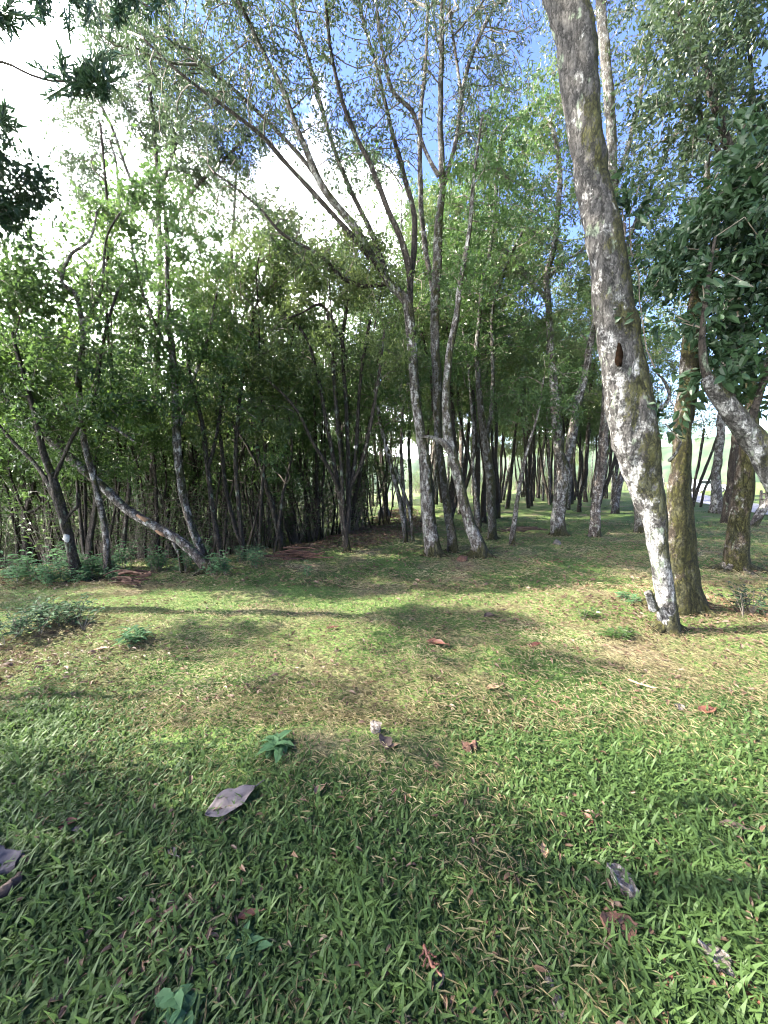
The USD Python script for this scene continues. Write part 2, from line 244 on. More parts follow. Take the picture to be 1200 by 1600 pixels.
# ------------------------------------------------------------------ trees
def colonize(starts, sdir, attr, step, rng, kill=None, iters=80):
    kill = kill or step * .9; nodes = [*starts]; par = [-1] * len(starts); dirs = [*sdir]; kids = [0] * len(starts); attr = attr.copy()
    for _ in range(iters):
        if not len(attr): break
        d, i = cKDTree(np.array(nodes)).query(attr); keep = d > kill; attr, i = attr[keep], i[keep]
        if not len(attr): break
        acc = {}
        for k, a in zip(i, attr): acc.setdefault(int(k), []).append(a)
        grew = False
        for k, aa in acc.items():
            if kids[k] > 3:
                attr = attr[i != k] if len(i) == len(attr) else attr; i = i[i != k]; continue
            v = unit(np.array(aa) - nodes[k]).mean(0) + 0.55 * np.asarray(dirs[k]) + rng.normal(0, .28, 3); v = v / (np.linalg.norm(v) + 1e-9)
            nodes.append(nodes[k] + v * step * rng.uniform(.8, 1.2)); par.append(k); dirs.append(v); kids.append(0); kids[k] += 1; grew = True
        if not grew: break
    return np.array(nodes), np.array(par)
def branch_mesh(nodes, par, nstart, tip=.005, expo=2.1, rmax=.12, off=(0, 0, 0)):
    n = len(nodes); rad = np.full(n, 0.0); acc = np.zeros(n)
    for k in range(n - 1, nstart - 1, -1):
        rad[k] = max(acc[k], tip ** expo) ** (1 / expo); acc[par[k]] += rad[k] ** expo
    rad = np.minimum(rad, rmax); main, mb = {}, MB()
    for k in range(nstart, n):
        p = par[k]
        if p not in main or rad[k] > rad[main[p]]: main[p] = k
    for k in range(nstart, n):
        if par[k] >= nstart and main.get(par[k]) == k: continue
        chain = [par[k], k]
        while chain[-1] in main: chain.append(main[chain[-1]])
        r = rad[chain].copy(); r[0] = r[1]
        q = nodes[chain]; r = np.minimum(r, r[0]); sides = 7 if r[0] > .05 else 5 if r[0] > .018 else 3
        mb.add(*tube(q, r, sides))
    return (mb, rad)
def ellipsoid(rng, c, r, n, shell=.35):
    v = unit(rng.normal(size=(n, 3))) * (rng.uniform(shell, 1, (n, 1)) ** (1 / 2.2)); return np.asarray(c) + v * np.asarray(r)
def foliage(rng, sites, n, L, W, spread, mat, parent, off, fine=False, up=.7, name='crown', droop=.15, weights=None, single=0):
    """n leaves in small sprays round the sites."""
    n = int(n * 1.6); L, W = L * 1.05, W * 1.3
    if not len(sites) or n <= 0: return None
    per = 11; m = max(1, n // per); c = sites[rng.choice(len(sites), m, p=weights)] + rng.normal(0, spread, (m, 3)); ax = unit(rng.normal(size=(m, 3)) + [0, 0, -.1])
    t = rng.uniform(-1, 1, (m, per, 1)) * L * 2.0; pos = (c[:, None] + ax[:, None] * t + rng.normal(0, L * .28, (m, per, 3))).reshape(-1, 3)
    d = (np.repeat(ax, per, 0) * .6 + rng.normal(size=(m * per, 3)) * .8 + [0, 0, -.25]); nr = unit(rng.normal(size=(m * per, 3)) * .75 + [0, 0, up])
    k = rng.uniform(.45, 1.3, m * per)
    v, f = leaves(pos - off, d, nr, L * k, W * k, fine, droop)
    if single:                                            # the leaves that show largest become parts of their own
        c = v.reshape(m * per, -1, 3) + off; w = c - CAM; dep = w @ FW; u, h = w[..., 0] / dep * FPX + 600, 800 - (w @ UP) / dep * FPX
        size = np.where((dep.min(1) > .2) & (u.mean(1) > 0) & (u.mean(1) < 1200) & (h.mean(1) > 0), np.hypot(np.ptp(u, axis=1), np.ptp(h, axis=1)), 0)
        pick = np.argsort(-size)[:single]; pick = pick[size[pick] > 14]; nv = v.shape[0] // (m * per); nf = f.shape[0] // (m * per)
        f0 = f[:nf]; vv = v.reshape(m * per, nv, 3)
        for q in pick: part('leaf', (vv[q], f0), mat, parent)
        v = np.delete(vv, pick, 0).reshape(-1, 3); f = f[:len(v) // nv * nf]
    return part(name, (v, f), mat, parent, kind='stuff')
def stem3(pts, D, dark=False):
    out, thin = [], .70 if dark else .78
    for q in pts:
        p = P(q[0], q[1], D + (q[3] if len(q) > 3 else 0)); out.append([*p, q[2] * thin / 2 * cam_depth(p) / FPX])
    return np.array(out)
def tree(name, label, stems, clumps, leaf, bark, seed, cat='tree', group=None, step=.26, from_h=.45, sides=16, dens=2.2, fine=False, D=None, wood=None, flare=.45, tip=.006, up=.7, single=0, limb=None):
    """stems: lists of (px, py, width px[, depth offset]); the first starts on the ground. clumps: (px, py, rx px, ry px, depth offset[, weight])."""
    rng = np.random.default_rng(seed); base = G(stems[0][0][0], stems[0][0][1])
    if D: base = P(stems[0][0][0], stems[0][0][1], D); base[2] = float(ground(base[0], base[1]))
    D = D or base[1]
    t = thing(name, label, cat, base, group); starts, sdir = [], []
    for k, s in enumerate(stems):
        q = stem3(s, D, bark is BARK_DARK)
        if k == 0: q = np.vstack([[base[0], base[1], base[2] - .2, q[0, 3]], q])
        ln = np.linalg.norm(np.diff(q[:, :3], axis=0), axis=1).sum(); n = int(np.clip(ln / (.035 if sides >= 28 and k == 0 else max(.05, q[:, 3].mean() * .8)), 8, 200 if sides >= 28 else 90)); c = catmull(q, n)
        c[1:-1, :3] += (meshkit.fbm(np.stack([c[1:-1, 2] * 1.1, np.full(n - 2, seed * 3.1 + k), np.zeros(n - 2)], -1)[:, None] + np.array([[0, 0, 0], [0, 7.3, 0], [0, 0, 9.1]]), 3, seed) - .5) * q[:, 3].mean() * .9
        nm = 'trunk' if k == 0 or s[0][1] > 820 else 'limb'
        thick = c[:, 3].max() > .02
        part(nm, (lambda v, f: (v - base, f))(*tube(c[:, :3], c[:, 3], sides if thick else 8, .16 if thick and k == 0 else .26, seed + k, flare if k == 0 else 0, 9 if sides >= 28 else 5)), bark if nm == 'trunk' else limb or bark, t, True)
        a = max(2, int(n * (from_h if k == 0 else .25))); tg = unit(np.gradient(c[:, :3], axis=0)); stepi = max(1, int(step / (ln / n) * .9))
        starts += list(c[a::stepi, :3]) + [c[-1, :3]]; sdir += list(tg[a::stepi]) + [tg[-1]]
    A, Wt = [], []
    for c in clumps:
        p = P(c[0], c[1], D + c[4]); sc = cam_depth(p) / FPX; rx, rz_ = c[2] * sc, c[3] * sc; r = (rx, (rx + rz_) / 2 if len(c) < 7 else c[6], rz_)
        nA = int(np.clip(26 * dens * (rx * r[1] * rz_) ** (.8) + 8, 8, 260)); A.append(ellipsoid(rng, p, r, nA))
    if A:
        A = np.vstack(A); nodes, par = colonize(np.array(starts), np.array(sdir), A, step, rng)
        mb, rad = branch_mesh(nodes, par, len(starts), tip)
        if mb.n: part('branches', mb.get(base), wood or TWIG, t, True, kind='stuff')
        thin = nodes[len(starts):][rad[len(starts):] < tip * 2.6]
        sites = thin if len(thin) > 30 else np.vstack([thin, A])
        if leaf: foliage(rng, sites, leaf[0], leaf[1], leaf[2], leaf[4] if len(leaf) > 4 else .10, leaf[3], t, base, fine, up, single=single)
    return t
# --- the big leaning tree in the right foreground and the mossy trunk behind it
tree('tree', 'thick pink and white lichen-spotted trunk leaning left in the right foreground', [
    [(1041, 985, 40), (1037, 940, 36), (1034, 890, 36), (1030, 840, 42), (1022, 790, 54), (1012, 735, 72), (1000, 680, 84), (985, 610, 80), (970, 545, 72), (957, 480, 68), (947, 400, 62), (936, 310, 56), (921, 210, 56), (904, 110, 66), (878, 0, 66), (850, -120, 58), (835, -260, 46)],
    [(1030, 640, 9), (1046, 622, 7, -.05), (1040, 600, 5, -.08), (1028, 585, 3, -.1)], [(1046, 720, 7), (1058, 705, 6, -.08), (1064, 690, 4, -.1)], [(1022, 952, 16, -.02), (1018, 940, 15, -.06), (1013, 926, 13, -.1)]],
    [(800, -330, 160, 100, .6), (930, -360, 150, 100, 0), (690, -330, 110, 80, .8), (520, -400, 170, 90, .6), (280, -430, 170, 90, .6), (400, -520, 170, 80, .3), (120, -380, 130, 90, .9), (1028, 592, 34, 20, -.1), (1034, 655, 22, 18, -.1), (1062, 702, 24, 22, -.1), (985, 330, 16, 60, 0)], (5200, .085, .034, LEAF_DARK, .14), BARK_HERO, 11, sides=56, from_h=.85, flare=.12, fine=True, single=60)
tree('tree', 'mossy dark trunk with a broad foot close behind the big leaning tree', [
    [(1066, 952, 78), (1065, 915, 66), (1063, 860, 56), (1062, 800, 46), (1066, 730, 33), (1072, 650, 27), (1082, 550, 26), (1093, 420, 20), (1104, 320, 14), (1110, 240, 7)],
    [(1075, 660, 16), (1092, 560, 13, .1), (1108, 440, 10, .2), (1140, 330, 7, .2)]],
    [(1140, 330, 70, 80, -.3), (1160, 470, 70, 90, -.4), (1190, 270, 50, 70, -.5), (1090, 420, 60, 60, -.2), (1150, 590, 60, 40, -.5), (1230, 420, 60, 120, -.4)], (2600, .10, .045, LEAF_DARK, .12), BARK_MOSS, 12, sides=40, from_h=.55, flare=.12, fine=True, single=280)

tree('tree', 'trunk with pink lichen slanting in from the right edge of the picture', [
    [(1345, 985, 66), (1300, 900, 58), (1245, 800, 50), (1198, 722, 44), (1160, 668, 36), (1122, 618, 29), (1102, 590, 18)],
    [(1165, 672, 16), (1185, 620, 13), (1200, 560, 11), (1215, 480, 9)], [(1112, 602, 20), (1100, 570, 15), (1097, 520, 12), (1106, 440, 8), (1118, 370, 5)]],
    [(1215, 430, 60, 70, .2), (1260, 560, 60, 80, 0), (1060, 500, 40, 40, 0), (1120, 540, 50, 30, .1), (1170, 640, 30, 25, .2)], (900, .10, .04, LEAF_DARK, .12), BARK_HERO, 13, limb=BARK_DARK, sides=28, from_h=.6, fine=True, single=60)
tree('tree', 'short green mossy trunk with spreading roots near the right edge', [
    [(1150, 892, 34), (1152, 850, 31), (1155, 800, 30), (1162, 750, 28), (1168, 700, 25), (1172, 640, 22), (1165, 540, 18), (1150, 420, 15), (1160, 300, 12)]],
    [(1150, 250, 90, 80, .3), (1110, 370, 60, 70, .4), (1220, 330, 70, 90, .2)], (4200, .075, .03, LEAF_GREY), BARK_MOSS, 14, sides=24, flare=.5)
tree('tree', 'plain grey trunk just behind the green mossy trunk at right', [
    [(1138, 818, 22), (1142, 770, 19), (1147, 720, 18), (1150, 660, 16), (1146, 560, 13), (1140, 430, 11)]], [(1150, 400, 90, 80, 0), (1080, 480, 60, 50, 0), (1210, 500, 60, 60, 0)], (2600, .09, .036, LEAF), BARK_DARK, 15)
tree('tree', 'straight pale grey trunk standing before the gravel road', [
    [(1118, 802, 20), (1120, 760, 17), (1124, 700, 15), (1128, 640, 13), (1130, 540, 11), (1134, 440, 9)]], [(1120, 470, 80, 60, 0), (1060, 560, 60, 40, 1), (1180, 560, 60, 40, 0)], (4000, .11, .045, LEAF_OLIVE), BARK_PALE, 16)
tree('tree', 'three thin dark stems leaning right in front of the gravel road', [
    [(1082, 792, 9), (1090, 765, 7), (1101, 735, 6), (1115, 700, 5), (1128, 660, 4)], [(1084, 785, 6), (1086, 755, 5), (1093, 720, 5), (1100, 670, 4)], [(1095, 800, 5), (1100, 770, 5), (1110, 745, 5), (1118, 715, 4)]],
    [(1120, 640, 50, 30, 0), (1085, 660, 35, 25, 0)], (2000, .10, .04, LEAF_OLIVE), BARK_DARK, 17)

# --- the three trunks in the middle and their long limbs
tree('tree', 'left one of the three pale trunks in the middle, with long limbs sweeping left', [
    [(677, 868, 28), (674, 835, 27), (671, 800, 27), (665, 740, 26), (658, 680, 23), (650, 620, 20), (643, 540, 19), (637, 480, 19), (604, 438, 15), (557, 362, 14), (508, 300, 13, -.2), (470, 215, 11, -.3), (440, 140, 10, -.4), (405, 70, 8, -.6), (365, -20, 7, -.8), (330, -120, 5, -1)],
    [(604, 438, 12), (590, 390, 10, .2), (550, 300, 9, .4), (522, 230, 9, .5), (500, 160, 8, .6), (480, 90, 7, .6), (455, 0, 6, .6), (440, -100, 5, .6)],
    [(638, 480, 15), (640, 440, 13), (630, 385, 12, -.1), (605, 325, 11, -.2), (580, 260, 10, -.3), (555, 210, 9, -.4), (530, 140, 8, -.6), (515, 60, 7, -.7), (505, -60, 6, -.9)],
    [(600, 433, 12), (555, 375, 11, -.3), (505, 318, 11, -.5), (450, 258, 10, -.7), (410, 212, 9, -.9), (365, 176, 7, -1.1), (290, 120, 5, -1.4), (225, 60, 4, -1.6)],
    [(508, 300, 9, -.2), (470, 245, 8, .1), (425, 195, 7, .3), (330, 112, 6, .6), (250, 58, 5, .8), (150, 20, 3, 1)],
    [(608, 442, 9), (572, 447, 8), (545, 440, 8, -.1), (500, 400, 7, -.3), (440, 365, 6, -.5), (405, 325, 5, -.6), (335, 270, 4, -.8)],
    [(640, 440, 11), (648, 350, 10, .2), (628, 260, 9, .3), (611, 200, 8, .3), (592, 120, 7, .4), (575, 60, 6, .4), (550, -40, 5, .4)]],
    [(450, 30, 100, 70, -.4), (330, 60, 90, 60, -.5), (230, 60, 70, 50, -.6), (560, 60, 70, 80, -.2), (390, 170, 60, 50, -.8), (300, 190, 60, 50, -.7), (480, 150, 60, 60, -.2), (350, -100, 160, 70, -.5), (520, -110, 120, 70, -.3), (560, 260, 60, 60, .2), (370, 300, 50, 40, -.5), (420, 100, 80, 60, .3), (520, 210, 60, 60, .2), (280, 130, 80, 50, .2), (400, 335, 50, 35, -.4), (470, 385, 50, 35, -.2), (530, 400, 40, 40, 0)],
    (17000, .07, .024, LEAF_GREY), BARK_PALE, 21, limb=BARK_DARK, sides=22, step=.24, from_h=.75, tip=.008, dens=5.0)
tree('tree', 'middle one of the three pale trunks, thinner and nearly straight to the top', [
    [(707, 862, 19), (700, 800, 17), (692, 740, 16), (685, 680, 17), (683, 600, 18), (681, 540, 16), (680, 480, 17), (684, 400, 17), (687, 330, 15), (690, 270, 14), (688, 150, 11), (691, 70, 10), (694, -80, 8)],
    [(690, 300, 10), (712, 220, 9, .1), (722, 150, 9, .2), (730, 110, 8, .3), (748, 60, 7, .3), (768, 20, 6, .4), (805, -30, 5, .5)],
    [(686, 275, 10), (665, 236, 8, -.1), (645, 175, 8, -.2), (615, 145, 7, -.3), (600, 95, 6, -.3), (588, 0, 5, -.4)],
    [(680, 470, 11), (664, 380, 10, .2), (657, 300, 9, .3), (656, 220, 8, .4), (663, 120, 7, .5), (668, 10, 6, .5)],
    [(722, 150, 6, .2), (713, 90, 6, .1), (704, 20, 5), (700, -60, 4)]],
    [(640, 60, 80, 80, 0), (740, 60, 70, 70, .3), (690, -80, 140, 70, .2), (800, 10, 60, 60, .5), (620, 190, 50, 60, -.1), (730, 190, 40, 60, .2), (780, 130, 50, 50, .5)], (7500, .11, .018, LEAF_GREY), BARK_PALE_GREY, 22, limb=BARK_MID, sides=18, step=.24, from_h=.55, tip=.008, dens=4.5)
tree('tree', 'right one of the three pale trunks, its foot mossy and bent to the left', [
    [(750, 868, 30), (735, 820, 25), (722, 770, 22), (708, 720, 20), (699, 670, 18), (697, 620, 15), (701, 560, 13), (712, 500, 12), (722, 430, 10), (735, 350, 9), (742, 270, 7), (755, 180, 5)],
    [(706, 715, 12), (690, 690, 10, -.1), (672, 683, 6, -.1), (655, 682, 4, -.1)]],
    [(735, 330, 70, 70, .4), (770, 230, 70, 70, .6), (715, 450, 50, 50, .2), (800, 340, 60, 60, .8)], (5200, .075, .028, LEAF_BRIGHT), BARK_PALE, 23, sides=20, flare=.3)

# --- trees right of the middle
tree('tree', 'pale trunk with a sunlit orange edge behind the three middle trunks', [
    [(769, 842, 17), (768, 800, 16), (766, 740, 17), (760, 700, 16), (752, 650, 12), (748, 600, 11), (745, 540, 10), (750, 470, 9), (765, 400, 8), (775, 300, 7), (785, 210, 5)],
    [(758, 690, 9), (768, 640, 8, .2), (770, 580, 8, .3), (768, 500, 7, .4), (790, 420, 6, .5), (830, 340, 5, .6)]],
    [(790, 210, 90, 60, 1), (850, 290, 70, 70, 1), (760, 320, 80, 60, .6), (830, 400, 70, 50, .6), (720, 420, 60, 50, 0), (770, 480, 70, 40, .2), (740, 560, 60, 40, .2)], (11000, .075, .03, LEAF_BRIGHT), BARK_PALE_GREY, 24)
tree('tree', 'lichen-covered trunk forking into a wide Y right of the middle', [
    [(872, 836, 27), (874, 800, 23), (877, 770, 23), (881, 742, 24), (872, 700, 17), (868, 640, 17), (863, 560, 15), (858, 500, 14), (852, 440, 12), (866, 380, 10), (876, 290, 9), (858, 190, 7)],
    [(880, 748, 17), (889, 715, 17, .1), (900, 650, 16, .2), (914, 590, 15, .3), (926, 530, 13, .4), (940, 450, 11, .5), (950, 370, 9, .6)],
    [(856, 470, 9), (830, 440, 8), (800, 400, 7, -.2), (770, 380, 5, -.3)], [(852, 440, 7), (880, 410, 6, .2), (910, 390, 5, .3), (935, 330, 4, .3)]],
    [(870, 250, 70, 60, .6), (840, 350, 60, 50, .2), (900, 420, 70, 50, .4), (945, 330, 50, 60, .8), (800, 450, 60, 40, 0), (880, 520, 60, 40, .2), (860, 170, 60, 50, .5)], (8000, .075, .03, LEAF_OLIVE), BARK_PALE, 25, sides=20, flare=.3)
tree('tree', 'reddish-brown trunk curving up right of the Y-shaped tree', [
    [(928, 839, 18), (930, 800, 16), (936, 750, 17), (942, 700, 17), (947, 640, 15), (946, 580, 13), (950, 520, 11), (965, 440, 9), (975, 350, 7)]],
    [(985, 340, 60, 60, .5), (960, 450, 60, 50, .3), (1010, 440, 60, 50, .3), (990, 540, 50, 40, 0)], (5000, .08, .032, LEAF), BARK_MID, 26)
tree('tree', 'thin white stem leaning right beside the Y-shaped tree', [
    [(800, 852, 10), (804, 815, 9), (809, 780, 8), (816, 740, 8), (828, 690, 6), (842, 640, 5), (850, 590, 4)]], [(850, 590, 50, 40, .3), (815, 640, 45, 35, .2), (860, 650, 40, 30, .3)], (2600, .07, .028, LEAF), BARK_PALE, 27)
tree('tree', 'tall pale trunk rising behind the big leaning tree to the top edge', [
    [(1000, 832, 20), (992, 740, 19), (980, 620, 18), (968, 480, 18), (960, 330, 18), (954, 170, 18), (942, 40, 17), (930, -90, 14)],
    [(958, 300, 9), (985, 220, 8, .2), (1005, 120, 7, .3), (1020, 20, 6, .3)], [(966, 430, 8), (1000, 330, 7, -.2), (1040, 240, 6, -.4), (1085, 130, 5, -.5), (1100, 20, 4, -.6)]],
    [(1000, 60, 80, 80, .2), (1080, 40, 90, 80, -.3), (1030, 190, 70, 70, 0), (950, -60, 120, 70, 0), (1130, 180, 80, 70, -.4), (900, 60, 50, 60, .5), (990, 310, 60, 60, 0), (1060, 330, 60, 60, 0), (1010, 420, 50, 50, .2)], (15000, .085, .032, LEAF_GREY), BARK_PALE_GREY, 28)
tree('tree', 'tall dark tree at the upper right corner, its thin limbs spreading', [
    [(1290, 905, 34), (1275, 760, 30), (1240, 560, 26), (1190, 380, 22), (1140, 240, 18), (1105, 120, 15), (1095, 40, 13), (1110, -80, 10)],
    [(1150, 265, 10), (1100, 200, 8), (1085, 110, 7, -.1), (1060, 20, 5, -.2)], [(1195, 390, 12), (1190, 250, 10, .2), (1175, 120, 8, .3), (1160, 0, 7, .3)]],
    [(1120, 30, 100, 80, 0), (1180, 140, 70, 80, .2), (1060, 120, 70, 70, -.2), (1150, -100, 140, 80, 0), (1230, 240, 80, 80, .2), (1080, 200, 60, 60, 0)], (11000, .085, .034, LEAF_GREY), BARK_DARK, 29)
tree('tree', 'slim dark trunk among several thin stems left of the big leaning tree', [
    [(905, 800, 9), (908, 770, 8), (915, 740, 8), (918, 690, 7), (922, 620, 6), (930, 560, 5)], [(908, 790, 5), (900, 765, 5), (897, 730, 4), (900, 690, 4)]], [(930, 570, 50, 40, 0), (900, 610, 45, 40, 0), (950, 640, 40, 30, 0)], (3500, .09, .036, LEAF), BARK_DARK, 30)
tree('tree', 'grey trunk leaning right between the reddish trunk and the big leaning tree', [
    [(960, 802, 13), (965, 770, 12), (974, 730, 11), (982, 680, 10), (985, 620, 8), (990, 560, 7)]], [(990, 560, 60, 40, 0), (960, 620, 50, 30, 0), (1020, 610, 50, 40, 0)], (3500, .09, .036, LEAF_OLIVE), BARK_MID, 31)

# --- the wall of trees left of the middle
tree('tree', 'many-stemmed tree fanning out upward from one narrow foot left of the middle', [
    [(542, 862, 13), (537, 825, 12), (531, 780, 11), (522, 720, 10), (508, 650, 9), (498, 590, 8), (480, 530, 7), (455, 500, 5)],
    [(541, 830, 12), (545, 770, 11, .1), (544, 700, 10, .1), (540, 620, 9, .2), (535, 540, 8, .2), (545, 470, 6, .3)], [(546, 770, 9, .1), (556, 710, 8, .2), (560, 640, 8, .3), (566, 570, 7, .3), (578, 500, 6, .3)],
    [(537, 800, 9), (533, 730, 8, -.1), (525, 640, 8, -.1), (520, 560, 7, -.1), (512, 490, 6, -.2)], [(548, 760, 8, .1), (566, 720, 8), (578, 670, 7, -.1), (590, 600, 6, -.1), (600, 520, 5, -.1)], [(531, 770, 8), (516, 735, 7, -.2), (488, 690, 7, -.4), (462, 640, 6, -.5), (420, 596, 5, -.6)],
    [(540, 560, 7, .2), (520, 500, 6), (500, 476, 6, -.1), (470, 490, 5, -.2), (440, 500, 4, -.3)]],
    [(520, 440, 80, 50, 0), (470, 500, 70, 45, -.2), (590, 470, 60, 50, 0), (550, 540, 80, 40, 0), (440, 570, 60, 40, -.3), (600, 570, 60, 40, 0), (500, 590, 60, 40, 0), (550, 390, 70, 40, .3)], (9500, .07, .028, LEAF_OLIVE), BARK_DARK, 32)
tree('tree', 'dark trunk leaning left with a pale patch of sun low on its foot', [
    [(441, 862, 15), (434, 830, 13), (425, 790, 12), (414, 750, 11), (403, 700, 10), (395, 640, 9), (392, 560, 8), (398, 480, 7)],
    [(425, 790, 8), (408, 740, 7, .2), (388, 700, 7, .3), (362, 660, 6, .4), (340, 610, 5, .4)]],
    [(410, 420, 80, 50, .2), (370, 480, 70, 50, .2), (440, 490, 50, 45, 0), (390, 570, 70, 40, 0), (450, 420, 60, 50, .3), (340, 600, 50, 40, .4)], (9000, .07, .028, LEAF_OLIVE), BARK_DARK, 33)
tree('tree', 'straight black trunk with forked top at the left of the dense dark stems', [
    [(346, 880, 13), (338, 830, 12), (330, 780, 11), (322, 720, 11), (315, 660, 9), (300, 600, 7), (292, 530, 6)], [(324, 735, 8), (336, 690, 7, .1), (345, 640, 6, .2), (352, 580, 5, .2)]],
    [(310, 600, 70, 45, 0), (350, 640, 60, 40, 0), (270, 640, 60, 40, 0), (330, 530, 60, 40, .2)], (5000, .065, .027, LEAF), BARK_DARK, 34)
tree('tree', 'dark double trunk behind the straight black trunk', [
    [(381, 876, 13), (376, 830, 11), (372, 780, 10), (368, 720, 9), (372, 660, 8), (380, 590, 6)], [(378, 850, 10), (363, 810, 9, .1), (352, 760, 8, .2), (346, 700, 7, .2), (338, 640, 5, .2)]],
    [(370, 600, 60, 40, .2), (330, 680, 50, 35, .2), (400, 660, 50, 35, .2), (430, 600, 60, 40, .2)], (5000, .065, .027, LEAF_OLIVE), BARK_DARK, 35)
tree('tree', 'pair of white-flecked stems leaning left beside the brown bank', [
    [(634, 848, 10), (628, 800, 10), (620, 760, 9), (608, 715, 8), (596, 670, 7), (585, 610, 5)], [(646, 846, 6), (640, 800, 6, .1), (628, 760, 6, .1), (618, 730, 5)]],
    [(590, 620, 60, 40, .2), (630, 640, 50, 40, .3), (560, 660, 50, 35, .3), (620, 560, 60, 40, .4)], (4500, .07, .028, LEAF), BARK_PALE, 36)
tree('tree', 'straight pinkish-brown trunk alone in a gap of the dark stems', [
    [(459, 846, 10), (458, 810, 9), (456, 770, 9), (453, 700, 9), (452, 620, 8), (450, 540, 7), (448, 440, 5)]], [(450, 430, 60, 40, .4), (430, 350, 50, 50, .4)], (2500, .08, .03, LEAF_OLIVE), BARK_MID, 37)
tree('tree', 'thin dark stem with a side stem, next right of the pinkish-brown trunk', [
    [(496, 845, 8), (496, 800, 8), (494, 740, 7), (492, 660, 6), (488, 560, 5)], [(496, 800, 5), (504, 760, 5, .1), (508, 700, 4, .1), (506, 620, 4, .1)]], [(490, 540, 50, 40, .3), (500, 630, 40, 30, .3), (470, 680, 40, 30, .4)], (4200, .08, .03, LEAF), BARK_DARK, 38)
tree('tree', 'grey trunk in deep shade between the middle trunks and the pale sunlit one', [
    [(746, 822, 14), (745, 780, 13), (747, 740, 12), (744, 680, 10), (738, 610, 8)], [(746, 770, 8), (735, 720, 7), (722, 670, 6), (715, 600, 5)]], [(730, 600, 60, 40, .2), (700, 640, 60, 40, .4), (770, 630, 50, 40, .2)], (5000, .075, .03, LEAF), BARK_DARK, 39)

# --- left foreground trees
tree('tree', 'long lichen-grey trunk leaning far to the left with peeled orange wood near its foot', [
    [(328, 893, 24), (308, 868, 20), (283, 845, 19), (245, 822, 18), (200, 795, 17), (155, 752, 16), (115, 718, 16), (78, 686, 15), (40, 650, 17), (-10, 600, 14), (-60, 560, 10)],
    [(283, 922, 9), (284, 900, 8, -.05), (281, 872, 8, -.05), (272, 848, 9)], [(115, 718, 9), (70, 650, 8, .1), (40, 600, 7, .1), (20, 540, 5, .1)], [(60, 668, 9), (110, 640, 8, -.2), (160, 660, 7, -.3), (210, 690, 5, -.4)]],
    [(20, 540, 60, 50, 0), (-40, 520, 70, 70, 0), (90, 590, 60, 40, -.2), (170, 640, 60, 35, -.3), (-20, 620, 60, 50, -.2), (110, 500, 50, 40, .2)], (3000, .095, .04, LEAF_YELLOW), BARK_MID, 41, from_h=.7, sides=18)
tree('tree', 'upright grey-brown trunk rising behind the foot of the far-leaning trunk', [
    [(322, 884, 18), (308, 845, 15), (292, 800, 14), (282, 750, 14), (277, 690, 14), (275, 620, 13), (268, 540, 12), (262, 450, 9), (258, 340, 7)],
    [(277, 680, 8), (300, 600, 7, .2), (325, 530, 6, .3), (340, 450, 5, .3)], [(270, 560, 7), (240, 500, 6, -.1), (215, 430, 5, -.2), (200, 350, 4, -.2)]],
    [(245, 310, 55, 45, 0), (220, 390, 60, 50, -.1), (290, 390, 60, 50, .1), (240, 470, 80, 45, 0), (320, 460, 55, 45, .2), (200, 540, 60, 40, -.1), (280, 550, 70, 40, 0), (345, 540, 45, 40, .2), (250, 620, 60, 35, -.2)], (10500, .06, .025, LEAF_BRIGHT), BARK_MID, 42)
tree('tree', 'dark trunk with a white square patch, forking below the leaves at left', [
    [(126, 908, 21), (116, 875, 18), (108, 845, 17), (99, 810, 17), (92, 785, 18), (82, 745, 14), (68, 705, 13), (58, 660, 12), (40, 600, 10), (20, 520, 7)],
    [(91, 792, 12), (76, 758, 10, .1), (48, 718, 9, .2), (20, 690, 7, .2), (-10, 650, 5, .2)], [(84, 750, 9), (110, 690, 8), (150, 620, 7, .1), (160, 540, 6, .1), (185, 450, 5, .1)], [(100, 820, 7), (112, 800, 6), (122, 790, 6), (120, 770, 4)]],
    [(60, 560, 80, 50, 0), (150, 560, 60, 50, .1), (20, 480, 60, 50, .2), (170, 450, 50, 50, .2), (-20, 580, 60, 60, .2), (120, 640, 60, 35, -.1), (30, 660, 50, 35, 0)], (5000, .07, .032, LEAF), BARK_DARK, 43, sides=16)
tree('tree', 'clump of three dark stems joined at the foot beside the white-patched trunk', [
    [(141, 888, 16), (140, 850, 13), (146, 810, 10), (150, 770, 9), (148, 720, 7)], [(138, 880, 10), (128, 845, 8), (124, 800, 7), (120, 750, 6)], [(136, 880, 9), (133, 840, 8, .1), (134, 800, 7, .1), (132, 750, 6, .1)]],
    [(140, 700, 70, 40, 0), (190, 720, 50, 40, .2), (90, 700, 60, 40, .2), (200, 660, 60, 40, .4)], (4200, .07, .03, LEAF), BARK_DARK, 44)
tree('tree', 'black crooked trunk with a bent arm near the left edge', [
    [(44, 884, 16), (42, 850, 15), (38, 815, 15), (42, 790, 12), (50, 770, 9), (55, 730, 7)], [(42, 800, 8), (58, 795, 7), (68, 780, 6), (72, 760, 5)], [(42, 845, 7), (54, 850, 6), (58, 862, 5)]],
    [(40, 720, 70, 40, 0), (-20, 700, 60, 50, .2), (80, 740, 40, 30, .2)], (4000, .07, .03, LEAF), BARK_DARK, 45, D=8.2)
